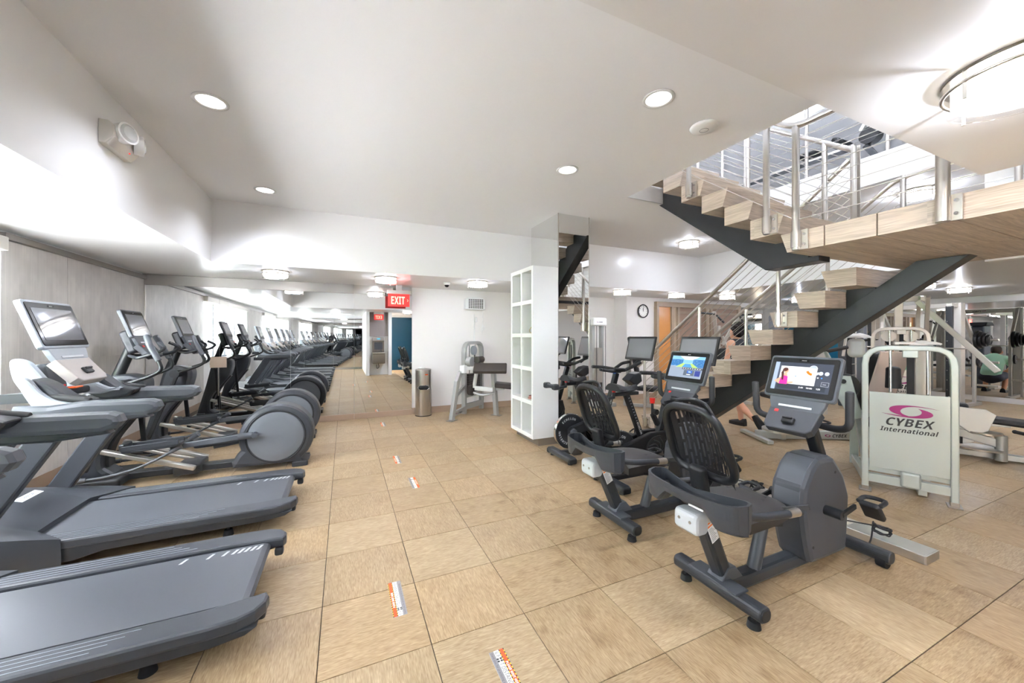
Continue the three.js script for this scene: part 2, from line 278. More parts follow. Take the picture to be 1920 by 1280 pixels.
  struct('wall_front', std(0xa09694, 0.5), [bb(0.87, 1.56, 1.5, HS, 0.7, 0.752)], wf).name = 'grey_wall_section';
  struct('wall_front', std(0x0a3d54, 0.35), [bb(1.68, 6.0, 0, 2.33, 2.57, 2.6)], wf).name = 'blue_wall_section';
  for (const [a, b] of [[-2.74, -1.6], [-1.6, -0.45], [-0.45, 0.74]]) struct('mirror_panel', M.mirror, [box(b - a - 0.003, 2.2, 0.012, (a + b) / 2 + 1, 1.2, 0, 0).rotateY(0.045).translate(-1, 0, ZF - 0.09)], wf);
}
// ceilings: tray ceiling with stair opening, soffits round it, upper storey shell
{
  const OX0 = 3.2, OX1 = 5.45, OZ0 = -3.66, OZ1 = -0.4, XS = -1.52, ZS = -5.82, XE = 7.1, ZN = -0.875;
  struct('ceiling', M.ceil, [bb(XS, OX0, HM, HU - 0.02, ZS, ZN + 0.02), bb(OX1, XE, HM, HU - 0.02, ZS, 2.6), bb(OX0, OX1, HM, HU - 0.02, ZS, OZ0), bb(OX0, OX1, HM, HU - 0.02, OZ1, 2.6)]);
  for (const g of [bb(XL, XS, HS, HU - 0.02, ZB, ZF), bb(XS, XE, HS, HU - 0.02, ZB, ZS), bb(XE, XR, HS, HU - 0.02, ZB, 2.6), bb(XS, 3.36, HS, HU - 0.02, ZN, ZF), bb(3.36, XE, HS, HU - 0.02, 0.9, 2.6)]) struct('ceiling_soffit', M.soffit, [g]);
  struct('floor', M.ceil, [bb(XL, OX0, HU - 0.02, HU, ZB, ZF), bb(OX1, XR, HU - 0.02, HU, ZB, 2.6), bb(OX0, OX1, HU - 0.02, HU, ZB, OZ0), bb(OX0, OX1, HU - 0.02, HU, OZ1, 2.6)]).name = 'floor_upper';
  struct('ceiling', M.ceil, [bb(XL, XR, TOP, TOP + 0.2, ZB, ZF)]).name = 'ceiling_upper';
  struct('trim', M.steelDark, [bb(OX0, OX1, HM - 0.0, HU, OZ0 - 0.012, OZ0 + 0.0)]).name = 'trim_2';
  struct('wall_stair', M.white, [bb(5.5, 5.6, 2.2, HM, -1.41, 0.9)]);
}
// outdoors, seen through the windows: pavement and three leafy trees
{
  struct('ground', std(0xbab8bb, 0.9), [bb(-30, XL - 0.25, -0.5, -0.3, -25, 25)]);
  const leafM = new THREE.MeshPhysicalMaterial({ color: 0x86ab62, roughness: 0.8, transmission: 0.35, thickness: 0, side: THREE.DoubleSide }), bark = std(0x5c4a3a, 0.9);
  const leaf = fin(new THREE.CircleGeometry(0.1, 5)).scale(0.6, 1, 1);
  [[-8.4, -4.2, 1], [-9.0, -0.6, 2], [-8.6, 3.2, 3]].forEach(([x, z, s], k) => {
    const t = thing('street_tree', ['leafy green tree outside the window beside the grey wall panels', 'leafy green tree outside between the two windows', 'leafy green tree outside the window at the mirrored end'][k], 'tree', [x, -0.3, z]);
    part(t, 'trunk', bark, [cyl(V(x, -0.3, z), V(x, 2.2, z), 0.11, 0.07, 8)]);
    const im = new THREE.InstancedMesh(leaf, leafM, 700), m = new THREE.Matrix4(), q = new THREE.Quaternion(), e = new THREE.Euler(); seed = 100 + s;
    for (let i = 0; i < 700; i++) { const r = 1.35 * Math.cbrt(rnd()), a = rnd() * 6.283, b = Math.acos(2 * rnd() - 1); e.set(rnd() * 6, rnd() * 6, rnd() * 6); q.setFromEuler(e); m.compose(V(r * Math.sin(b) * Math.cos(a), 2.3 + r * Math.cos(b) * 1.1, r * Math.sin(b) * Math.sin(a)), q, V(1, 1, 1).multiplyScalar(0.8 + rnd())); im.setMatrixAt(i, m); }
    im.name = 'foliage'; im.userData.kind = 'stuff'; t.add(im);
  });
}
// partition of timber-framed glass at the back right
{
  const root = struct('partition', std(0xa8957f, 0.5), [bb(6.9, 9.95, 2.22, 2.34, -6.95, -6.85, 0.004), bb(6.9, 9.95, 0, 0.1, -6.95, -6.86, 0.004), ...[6.93, 7.42, 7.62, 8.62, 8.8, 9.88].map((x) => bb(x - 0.035, x + 0.035, 0.1, 2.22, -6.95, -6.85, 0.004))]); root.name = 'wall_partition';
  const gl = (a, b, c, n) => struct(n, new THREE.MeshPhysicalMaterial({ color: c, roughness: 0.12 }), [bb(a, b, 0.1, 2.22, -6.93, -6.9)], root);
  gl(6.965, 7.385, 0xd9995c, 'amber_pane'); gl(7.455, 7.585, 0xc7b49d, 'taupe_pane'); gl(7.655, 8.585, 0xa38a7a, 'taupe_pane'); gl(8.655, 8.765, 0xbfae9a, 'taupe_pane'); gl(8.835, 9.845, 0x9a8274, 'taupe_pane');
  struct('door_rail', std(0x9a8671, 0.5), [bb(7.655, 8.585, 2.06, 2.12, -6.9, -6.87, 0.003)], root); struct('door_rail', std(0x9a8671, 0.5), [bb(8.835, 9.845, 2.06, 2.12, -6.9, -6.87, 0.003)], root);
}
// mirrored column
{
  const t = thing('mirrored_column', 'tall square column clad in mirror behind the white cube shelf', 'column', [2.985, 0, -4.93]);
  part(t, 'core', M.wall, [bb(2.735, 3.235, 0, HM, -5.335, -4.535)]);
  part(t, 'mirror_panel', M.mirror, [bb(2.73, 3.24, 0.12, HM - 0.004, -4.535, -4.52)]); part(t, 'mirror_panel', M.mirror, [bb(2.72, 2.735, 2.47, HM - 0.004, -5.335, -4.52)]); part(t, 'mirror_panel', M.mirror, [bb(3.235, 3.25, 0.12, HM - 0.004, -5.335, -4.535)]);
  part(t, 'plinth', M.steelDark, [bb(2.73, 3.24, 0, 0.12, -4.535, -4.515)]);
  part(t, 'edge_strip', M.steel, [bb(3.238, 3.246, 0.12, HM, -4.528, -4.516), bb(2.722, 2.732, 2.47, HM, -4.527, -4.516)]);
}
// white cube shelf
{
  const x0 = 2.327, x1 = 2.725, z0 = -5.25, z1 = -4.52, y0 = 0.1, y1 = 2.46, t = thing('cube_shelf', 'tall white cube shelf with ten open cubbies against the mirrored column', 'shelf', [2.52, 0, -4.885]);
  part(t, 'side_panel', M.white, [bb(x0, x1, y0, y1, z1 - 0.045, z1, 0.003)]); part(t, 'side_panel', M.white, [bb(x0, x1, y0, y1, z0, z0 + 0.045, 0.003)]);
  part(t, 'back_panel', M.white, [bb(x1 - 0.02, x1, y0, y1, z0 + 0.045, z1 - 0.045)]);
  part(t, 'top_panel', M.white, [bb(x0, x1 - 0.02, y1 - 0.055, y1, z0 + 0.045, z1 - 0.045)]); part(t, 'bottom_panel', M.white, [bb(x0, x1 - 0.02, y0, y0 + 0.055, z0 + 0.045, z1 - 0.045)]);
  const zc = (z0 + z1) / 2, dy = (y1 - y0 - 0.055) / 5;
  part(t, 'divider', M.white, [bb(x0, x1 - 0.02, y0 + 0.055, y1 - 0.055, zc - 0.02, zc + 0.02)]);
  for (let k = 1; k < 5; k++) for (const [a, b] of [[z0 + 0.045, zc - 0.02], [zc + 0.02, z1 - 0.045]]) part(t, 'shelf_board', M.white, [bb(x0, x1 - 0.02, y0 + dy * k, y0 + dy * k + 0.055, a, b)]);
  part(t, 'plinth', M.trim, [bb(2.42, x1, 0, 0.1, z0 + 0.02, -4.53)]);
  const Y = (k) => y0 + dy * k + 0.056, zn = -4.72, zf = -5.06;
  single('resistance_band', std(0xc6a94a, 0.5), [tube([[2.4, Y(3), zn + 0.02], [2.42, Y(3) + 0.05, zn - 0.08], [2.5, Y(3) + 0.14, zn - 0.05], [2.58, Y(3) + 0.11, zn + 0.06], [2.6, Y(3) + 0.01, zn + 0.1], [2.45, Y(3) + 0.005, zn + 0.06]], 0.004, 40, 6, true)], 'yellow looped resistance band in a cubby of the white shelf', 'band');
  single('clipboard', M.white, [box(0.2, 0.24, 0.012, 2.48, Y(2) + 0.122, zf + 0.13, 0.003, -0.06)], 'white board standing upright in a cubby of the white shelf', 'board');
  single('massage_ball', M.black, [ball(2.45, Y(1) + 0.036, zf + 0.1, 0.036)], 'small black ball in a cubby of the white shelf', 'ball');
  { const m = thing('hand_grip', 'blue spring hand grip standing in a cubby of the white shelf', 'grip', [2.52, Y(1), zn + 0.11]); part(m, 'ring', std(0x3c5d8a, 0.5), [fin(new THREE.TorusGeometry(0.045, 0.013, 10, 24)).rotateY(0.5).translate(2.52, Y(1) + 0.058, zn + 0.11)]); }
  { const m = thing('ankle_strap', 'copper pink coiled strap lying in a cubby of the white shelf', 'strap', [2.42, Y(1), zn]); part(m, 'coil', std(0xb07a6c, 0.4, 0.4), [fin(new THREE.TorusGeometry(0.05, 0.012, 8, 28)).rotateX(Math.PI / 2).translate(2.42, Y(1) + 0.012, zn), fin(new THREE.TorusGeometry(0.046, 0.011, 8, 28)).rotateX(Math.PI / 2 + 0.12).translate(2.425, Y(1) + 0.034, zn)]); }
  { const m = thing('dark_cap', 'small dark knob lying in the top cubby of the white shelf', 'knob', [2.37, Y(4), -4.6]); part(m, 'cap', M.black, [lathe([[0, 0], [0.02, 0], [0.022, 0.008], [0.014, 0.02], [0, 0.022]], 2.37, Y(4), -4.6, 14)]); }
}

// ---------- lamps ----------
function drum(x, z, y, label, k = 1, r = 0.165) {
  const t = thing('drum_light', label, 'light', [x, y, z], 'round glass drum ceiling lights');
  part(t, 'mount_plate', M.steel, [lathe([[0, 0], [r * 1.06, 0], [r * 1.06, -0.012], [0, -0.012]], x, y, z)]);
  part(t, 'diffuser', M.lampWarm, [lathe([[0, -0.014], [r * 0.92, -0.014], [r * 0.92, -0.078], [r * 0.88, -0.086], [0, -0.088]], x, y, z)]);
  part(t, 'metal_ring', M.steel, [fin(new THREE.TorusGeometry(r * 1.04, 0.006, 8, 48)).rotateX(Math.PI / 2).translate(x, y - 0.045, z)]);
  part(t, 'glass_lens', M.glassClear, [lathe([[r * 1.0, -0.094], [r * 1.0, -0.1], [0.001, -0.1]], x, y, z)]);
  for (let a = 0; a < 4; a++) { const c = Math.cos(a * 1.571 + 0.5) * r * 1.03, s = Math.sin(a * 1.571 + 0.5) * r * 1.03; part(t, 'clip', M.steel, [box(0.008, 0.1, 0.012, x + c, y - 0.055, z + s, 0.002)]); }
  const l = new THREE.RectAreaLight(WARM, DRUM * k / (r * r), r, r); l.position.set(0, -0.0895, 0); l.rotation.x = -Math.PI / 2; t.add(l);
  const p = new THREE.PointLight(WARM, OMNI * k, 0, 2); p.position.set(0, -0.05, 0); p.castShadow = true; p.shadow.radius = 1; t.add(p);
  return t;
}
drum(-0.9, -6.3, HS, 'glowing drum ceiling light above the elliptical trainers', 0.5);
drum(0.6, -6.25, HS, 'glowing drum ceiling light beside the red exit sign', 0.5);
drum(2.08, -6.1, HS, 'glowing drum ceiling light above the arm curl machine', 0.5);
drum(5.15, -6.05, HS, 'glowing drum ceiling light between mirrored column and wall clock', 0.36);
drum(6.6, -6.0, HS, 'glowing drum ceiling light in front of the amber glass pane', 0.36);
drum(7.95, -5.8, HS, 'glowing drum ceiling light in front of the dark taupe glass panes', 0.36);
drum(10.3, -5.6, HS, 'glowing drum ceiling light before the back right mirror');
drum(5.75, -4.95, HM, 'glowing drum ceiling light on the high ceiling behind the stair', 0.45);
drum(6.2, -2.1, HM, 'glowing drum ceiling light on the high ceiling right of the stair landing');
drum(9.35, -3.1, HS, 'glowing drum ceiling light above the silver leg machines');
drum(10.85, -3.1, HS, 'glowing drum ceiling light above the weight plate rack');
drum(8.2, -0.6, HS, 'glowing drum ceiling light above the thigh machine');
drum(11.6, -0.8, HS, 'glowing drum ceiling light near the mirrored right wall');
drum(2.13, -0.46, HS, 'large bright drum ceiling light on the low ceiling above the recumbent bikes', 1.2, 0.18);
drum(-0.3, 0.6, HS, 'glowing drum ceiling light over the aisle beside the treadmills', 1.5);
drum(-0.3, 2.6, HS, 'glowing drum ceiling light before the mirror at the treadmill end', 1.5);
drum(4.6, -1.6, TOP, 'drum light on the upper storey ceiling over the stair', 5);
drum(8.0, -4.5, TOP, 'drum light on the upper storey ceiling past the rowing machine', 5);
drum(1.5, -4.8, TOP, 'drum light on the upper storey ceiling over the shelf side', 5);
function down(x, z, label) {
  const t = thing('downlight', label, 'light', [x, HM, z], 'recessed round downlights');
  part(t, 'trim_ring', M.whiteGloss, [lathe([[0.088, -0.001], [0.112, -0.001], [0.112, -0.006], [0.1, -0.01], [0.088, -0.006], [0.088, -0.001]], x, HM, z)]);
  part(t, 'lamp_face', M.lampCool, [lathe([[0, -0.001], [0.088, -0.001], [0.088, -0.0035], [0, -0.0035]], x, HM, z)]);
  const l = new THREE.SpotLight(COOL, DOWN, 0, 1.2, 0.6, 2); l.position.set(0, -0.012, 0); l.target.position.set(0, -1, 0); l.castShadow = true; l.shadow.radius = 4; t.add(l); t.add(l.target);
}
down(-0.895, -3.41, 'recessed round downlight in front of the wall emergency light'); down(-0.853, -5.22, 'recessed round downlight nearest the back soffit');
down(2.076, -2.05, 'recessed round downlight beside the white wireless disc'); down(2.105, -3.31, 'recessed round downlight in front of the mirrored column');
// exit sign: red edge-lit plate under a metal housing
{
  const x0 = 0.7, x1 = 1.12, z = -7.12, t = thing('exit_sign', 'glowing red exit sign with an arrow hanging before the mirror', 'sign', [0.91, 2.05, z]);
  part(t, 'housing', M.alu, [bb(x0, x1, 2.27, 2.335, z - 0.05, z + 0.04, 0.004)]); part(t, 'stem', M.alu, [bb(0.86, 0.96, 2.335, HS, z - 0.03, z + 0.02)]);
  const tex = canvasTex(512, 300, (g, w, h) => { g.fillStyle = '#ef3a36'; g.fillRect(0, 0, w, h); g.fillStyle = '#ffd9b8'; g.font = 'bold 235px sans-serif'; g.textAlign = 'center'; g.textBaseline = 'middle'; g.save(); g.translate(230, 155); g.scale(0.68, 1.1); g.fillText('EXIT', 0, 0); g.restore(); g.strokeStyle = '#ffd9b8'; g.lineWidth = 10; g.beginPath(); g.moveTo(455, 120); g.lineTo(478, 150); g.lineTo(455, 180); g.stroke(); });
  const em = new THREE.MeshStandardMaterial({ color: 0x300505, emissive: 0xffffff, emissiveIntensity: 1.0, emissiveMap: tex, roughness: 0.3 });
  part(t, 'plate', std(0xd83a36, 0.3), [bb(x0 + 0.02, x1 - 0.02, 2.04, 2.27, z - 0.006, z + 0.004)]);
  part(t, 'lettering', em, [quad(x1 - x0 - 0.04, 0.23).translate((x0 + x1) / 2, 2.155, z + 0.0055)]);
  const l = new THREE.RectAreaLight(0xff4a40, 2.5, 0.36, 0.22); l.position.set(0, 0.105, 0.02); l.rotation.y = Math.PI; t.add(l);
}
// exit sign behind the camera over the fountain (seen in the mirror)
{
  const z = 0.45, t = thing('exit_sign', 'red exit sign over the bottle filling fountain, seen in the mirror', 'sign', [1.2, 2.1, z]);
  const tex = canvasTex(256, 150, (g, w, h) => { g.fillStyle = '#ef3a36'; g.fillRect(0, 0, w, h); g.fillStyle = '#ffd9b8'; g.font = 'bold 118px sans-serif'; g.textAlign = 'center'; g.textBaseline = 'middle'; g.save(); g.translate(128, 78); g.scale(0.75, 1.1); g.fillText('EXIT', 0, 0); g.restore(); });
  part(t, 'housing', M.alu, [bb(1.02, 1.38, 2.33, HS, z - 0.04, z + 0.04, 0.004)]); part(t, 'plate', std(0xd83a36, 0.3), [bb(1.03, 1.37, 2.12, 2.33, z - 0.004, z + 0.006)]);
  part(t, 'lettering', new THREE.MeshStandardMaterial({ color: 0x300505, emissive: 0xffffff, emissiveIntensity: 1, emissiveMap: tex }), [quad(0.34, 0.2).rotateY(Math.PI).translate(1.2, 2.225, z - 0.0055)]);
}
// emergency twin-head light on the soffit face
{
  const X = -1.52, zc = -3.62, y = 2.89, t = thing('emergency_light', 'white twin-head emergency light mounted on the sloping bulkhead face', 'emergency light', [X, y - 0.07, zc]);
  part(t, 'housing', M.offWhite, [ext([[0, 0.085], [0.05, 0.085], [0.085, 0.05], [0.085, -0.02], [0.04, -0.075], [0, -0.075]], 0.34, 0, 0.008).translate(X, y, zc)]);
  for (const s of [1, -1]) { const c = V(X + 0.09, y + 0.035, zc + s * 0.085), n = V(1, 0.05, s * 0.45).normalize(); const h = part(t, 'lamp_head', M.white, [disc(c.clone().addScaledVector(n, 0.02), n, 0.066, 0.055, 28, 0.072)]); part(t, 'lens', new THREE.MeshPhysicalMaterial({ color: 0xdfe2e2, roughness: 0.1, metalness: 0.5 }), [disc(c.clone().addScaledVector(n, 0.054), n, 0.06, 0.01, 28, 0.045)], h); }
  part(t, 'status_lamp', new THREE.MeshStandardMaterial({ color: 0xff3b30, emissive: 0xff2a20, emissiveIntensity: 1 }), [ball(X + 0.072, y - 0.045, zc - 0.06, 0.004)]);
}
{ const t = thing('wireless_access_point', 'white disc-shaped wireless access point on the ceiling near the stair', 'access point', [2.687, HM, -2.164]);
  const p = part(t, 'body', M.white, [lathe([[0, 0], [0.1, 0], [0.108, -0.01], [0.095, -0.028], [0.05, -0.036], [0, -0.037]], 2.687, HM, -2.164)]); part(t, 'status_ring', M.charMid, [fin(new THREE.TorusGeometry(0.033, 0.0012, 6, 32)).rotateX(Math.PI / 2).translate(2.687, HM - 0.0368, -2.164)], p); }
{ const t = thing('security_camera', 'small white dome security camera under the back soffit', 'camera', [1.62, HS, -6.4]);
  part(t, 'base', M.white, [lathe([[0, 0], [0.055, 0], [0.055, -0.03], [0.04, -0.045], [0, -0.045]], 1.62, HS, -6.4)]); part(t, 'dome', M.glassDark, [fin(new THREE.SphereGeometry(0.04, 20, 12)).translate(1.62, HS - 0.045, -6.4)]); }

// ---------- touch-screen console shared by the cardio machines ----------
// o: centre of the screen, u: right seen by the user, v: up along the screen; parts go under root
function consoleUnit(root, o, u, v, hm, km, disp, k = 1) {
  const n = u.clone().cross(v).normalize(), at = (g, off = 0) => basis(g, o.clone().addScaledVector(n, off), u, v);
  const sc = (p) => p.map(([a, b]) => [a * k, b * k]);
  const h = part(root, 'console_housing', hm, [at(ext(sc(rrect(0.43, 0.3, 0.02)), 0.032 * k, 0, 0.006), 0), at(ext(sc([[-0.175, -0.13], [0.175, -0.13], [0.165, -0.185], [0.145, -0.235], [-0.145, -0.235], [-0.165, -0.185]]), 0.03 * k, -0.004, 0.005), 0)]);
  part(root, 'screen_bezel', M.bezel, [at(ext(sc(rrect(0.405, 0.268, 0.014)), 0.006, 0, 0.002), 0.0175 * k)], h);
  part(root, 'display', disp, [at(quad(0.35 * k, 0.2 * k), 0.0212 * k)], h);
  part(root, 'maker_mark', M.markPrecor ??= printMat(256, 40, (g) => { g.fillStyle = '#d8d8d8'; g.font = 'bold italic 34px sans-serif'; g.textAlign = 'center'; g.fillText('PRECOR', 128, 32); }), [at(quad(0.06 * k, 0.0094 * k).translate(0, 0.117 * k, 0), 0.0215 * k)], h);
  part(root, 'speaker_bar', M.paleGrey, [at(box(0.2 * k, 0.014 * k, 0.006, 0, -0.205 * k, 0, 0.002), 0.014 * k)], h);
  // keypad box, tipped a little towards the user
  const v2 = v.clone().multiplyScalar(Math.cos(0.35)).addScaledVector(n, -Math.sin(0.35)).normalize(), o2 = o.clone().addScaledVector(v, -0.30 * k).addScaledVector(n, 0.03 * k), n2 = u.clone().cross(v2);
  const at2 = (g, off = 0) => basis(g, o2.clone().addScaledVector(n2, off), u, v2);
  const b = part(root, 'keypad', km, [at2(ext(sc([[-0.155, 0.085], [0.155, 0.085], [0.145, -0.06], [0.12, -0.085], [-0.12, -0.085], [-0.145, -0.06]]), 0.055 * k, -0.02, 0.008))]);
  part(root, 'stop_button', M.red, [at2(box(0.024 * k, 0.02 * k, 0.006, -0.1 * k, 0.052 * k, 0, 0.002), 0.009)], b);
  part(root, 'phone_dock', M.black, [at2(box(0.075 * k, 0.045 * k, 0.03, 0.0, -0.015 * k, 0, 0.01), 0.014), at2(box(0.06 * k, 0.012 * k, 0.02, 0.0, -0.005 * k, 0, 0.004), 0.03)], b);
  return h;
}
// ---------- treadmills ----------
function makeTreadmill(zc) {
  const t = thing('treadmill', 'charcoal treadmill standing next to the elliptical trainers', 'treadmill', [-1.4, 0, zc], 'treadmills in a row along the windows');
  const Z = (z) => zc + z;
  // belt with rounded rear end
  part(t, 'belt', M.belt, [ext([[-2.1, 0.135], [-0.47, 0.13], [-0.445, 0.137], [-0.43, 0.152], [-0.428, 0.166], [-0.44, 0.181], [-0.465, 0.1885], [-2.1, 0.1885]], 0.572, 0, 0.002).translate(0, 0, zc)]);
  const beltP = t.children[0];
  for (let k = 0; k < 8; k++) { const d = [0, 0.12, 0.19, 0.235, 0.265, 0.295, 0.325, 0.355][k]; part(t, 'belt_mark', M.paleGrey, [extY([[-0.87 + d * 1.05, Z(-0.215)], [-0.855 + d * 1.05, Z(-0.215)], [-0.835 + d * 1.05, Z(-0.262)], [-0.85 + d * 1.05, Z(-0.262)]], 0.001, 0.1892, 0)], beltP); }
  part(t, 'under_frame', M.charDark, [bb(-2.35, -0.6, 0.07, 0.135, Z(-0.33), Z(0.33), 0.01)]);
  for (const s of [1, -1]) {
    const z = (a) => s * a;
    const plan = [[-2.3, z(0.31)], [-0.62, z(0.31)], [-0.5, z(0.297)], [-0.36, z(0.275)], [-0.345, z(0.31)], [-0.35, z(0.36)], [-0.385, z(0.415)], [-0.45, z(0.447)], [-0.56, z(0.458)], [-2.3, z(0.458)]];
    const r = part(t, 'side_rail', M.char, [extY(plan, 0.062, 0.173, 0.014).translate(0, 0, zc)]);
    part(t, 'rail_skirt', M.charDark, [ext([[-2.35, 0.05], [-1.6, 0.055], [-1.45, 0.09], [-0.55, 0.1], [-0.42, 0.118], [-0.375, 0.146], [-2.35, 0.146]], 0.12, 0, 0.008).translate(0, 0, Z(s * 0.388))]);
    for (let k = 0; k < 4; k++) part(t, 'rail_rib', M.silver, [bb(-1.75, -0.82 - k * 0.045, 0.2035, 0.2052, Z(s * (0.345 + k * 0.026) - 0.0014), Z(s * (0.345 + k * 0.026) + 0.0014))], r);
    part(t, 'end_cap', M.charDark, [box(0.05, 0.05, 0.05, -0.385, 0.115, Z(s * 0.3), 0.015)]);
    part(t, 'foot', M.rubber, [cyl(V(-0.8, 0, Z(s * 0.34)), V(-0.8, 0.045, Z(s * 0.34)), 0.034, 0.026), cyl(V(-0.8, 0.045, Z(s * 0.34)), V(-0.8, 0.1, Z(s * 0.34)), 0.012)]);
    part(t, 'foot', M.rubber, [cyl(V(-2.2, 0, Z(s * 0.34)), V(-2.2, 0.06, Z(s * 0.34)), 0.034, 0.026)]);
    // upright: broad flat slab leaning towards the user
    part(t, 'upright', M.char, [ext([[-2.2, 0.2], [-2.05, 0.2], [-1.58, 0.98], [-1.5, 1.02], [-1.72, 1.03]], 0.07, 0, 0.014).translate(0, 0, Z(s * 0.4))]);
    // handrail pad with thin sensor grip rising to the dash
    part(t, 'handrail', M.charMid, [ext([[-1.9, 0.985], [-1.75, 0.965], [-1.25, 0.955], [-1.19, 0.975], [-1.165, 1.01], [-1.18, 1.05], [-1.22, 1.066], [-1.56, 1.074], [-1.72, 1.055], [-1.88, 1.06]], 0.105, 0, 0.03).translate(0, 0, Z(s * 0.385))]);
    part(t, 'handrail_lower', M.charDark, [ext([[-1.95, 0.93], [-1.45, 0.92], [-1.22, 0.945], [-1.25, 0.985], [-1.95, 1.0]], 0.08, 0, 0.015).translate(0, 0, Z(s * 0.388))]);
    part(t, 'sensor_grip', M.grip, [tube([[-1.55, 1.07, Z(s * 0.37)], [-1.7, 1.1, Z(s * 0.355)], [-1.82, 1.11, Z(s * 0.31)], [-1.88, 1.11, Z(s * 0.2)]], 0.022)]);
    // storage wing rising forward
    part(t, 'tray_wing', M.silver, [ext([[-1.5, 1.055], [-1.6, 1.06], [-1.7, 1.085], [-1.77, 1.14], [-1.82, 1.22], [-1.86, 1.24], [-1.875, 1.21], [-1.85, 1.13], [-1.79, 1.02], [-1.7, 0.98], [-1.55, 0.97]], 0.045, 0, 0.016, 0.4).translate(0, 0, Z(s * 0.375))]);
    part(t, 'inner_wing', M.silver, [ext([[-1.62, 1.09], [-1.7, 1.1], [-1.8, 1.17], [-1.9, 1.32], [-1.96, 1.35], [-2.0, 1.33], [-1.98, 1.2], [-1.9, 1.08], [-1.75, 1.05]], 0.05, 0, 0.018, 0.4).translate(0, 0, Z(s * 0.21))]);
    part(t, 'cup_well', M.charDark, [ext([[-1.56, 1.07], [-1.66, 1.1], [-1.76, 1.19], [-1.84, 1.22], [-1.85, 1.08], [-1.75, 1.0], [-1.6, 1.02]], 0.14, 0, 0.02, 0.4).translate(0, 0, Z(s * 0.29))]);
  }
  // motor hood
  const hood = part(t, 'motor_hood', M.char, [dome(24, 20, (a, b) => { const z = (b - 0.5) * 0.93, e = Math.abs(z) / 0.465, xr = -1.84 + (e > 0.64 ? 0.2 * Math.pow((e - 0.64) / 0.36, 0.8) : 0), x = -2.46 + (xr + 2.46) * a; const f = Math.sin(Math.min(1, (1 - a) * 1.2 + 0.04) * Math.PI / 2), fr = Math.sin(Math.min(1, a * 4 + 0.25) * Math.PI / 2), y = 0.209 + 0.205 * f * fr * (1 - 0.62 * e * e); return [x, y, Z(z)]; }, 0.04)]);
  part(t, 'logo_plate', M.paleGrey, [box(0.05, 0.004, 0.2, -2.02, 0.381, zc + 0.02, 0.0015, 0, 0, -0.33)], hood);
  part(t, 'logo_print', M.markPrecorDark ??= printMat(256, 40, (g) => { g.fillStyle = '#6b7078'; g.font = 'bold 36px sans-serif'; g.textAlign = 'center'; g.fillText('PRECOR', 128, 33); }), [quad(0.18, 0.03).rotateX(-Math.PI / 2).rotateY(Math.PI / 2).rotateZ(-0.33).translate(-2.0195, 0.3836, zc + 0.02)], hood);
  // dash across and console
  part(t, 'dash', M.charDark, [extX([[-0.33, 1.07], [0.33, 1.07], [0.33, 1.13], [0.16, 1.12], [-0.16, 1.12], [-0.33, 1.13]], 0.2, 0, 0.015).translate(-1.9, 0, zc), box(0.12, 0.2, 0.2, -1.95, 1.2, zc, 0.03, 0, 0, 0.25)]);
  part(t, 'safety_key', M.red, [box(0.016, 0.012, 0.05, -1.83, 1.128, zc - 0.02, 0.004), cyl(V(-1.81, 1.12, zc + 0.08), V(-1.81, 1.16, zc + 0.08), 0.006)]);
  part(t, 'stop_pad', M.orange, [box(0.04, 0.01, 0.09, -1.8, 1.128, zc - 0.02, 0.004)]);
  const v = V(-0.115, 0.33, 0).normalize(); consoleUnit(t, V(-1.9, 1.575, zc), V(0, 0, -1), v, M.silver, M.keyGrey, M.screenOff, 1.17);
  return t;
}
{
  const names = ['next to the elliptical trainers', 'second from the elliptical trainers', 'third from the elliptical trainers', 'fourth from the elliptical trainers', 'fifth from the elliptical trainers', 'last in the row before the end mirror'];
  const t0 = makeTreadmill(-3.8);
  for (let k = 1; k < 6; k++) copy(t0, [-1.4, 0, -3.8 + 1.27 * k], 'charcoal treadmill, ' + names[k], t0.userData.group);
}
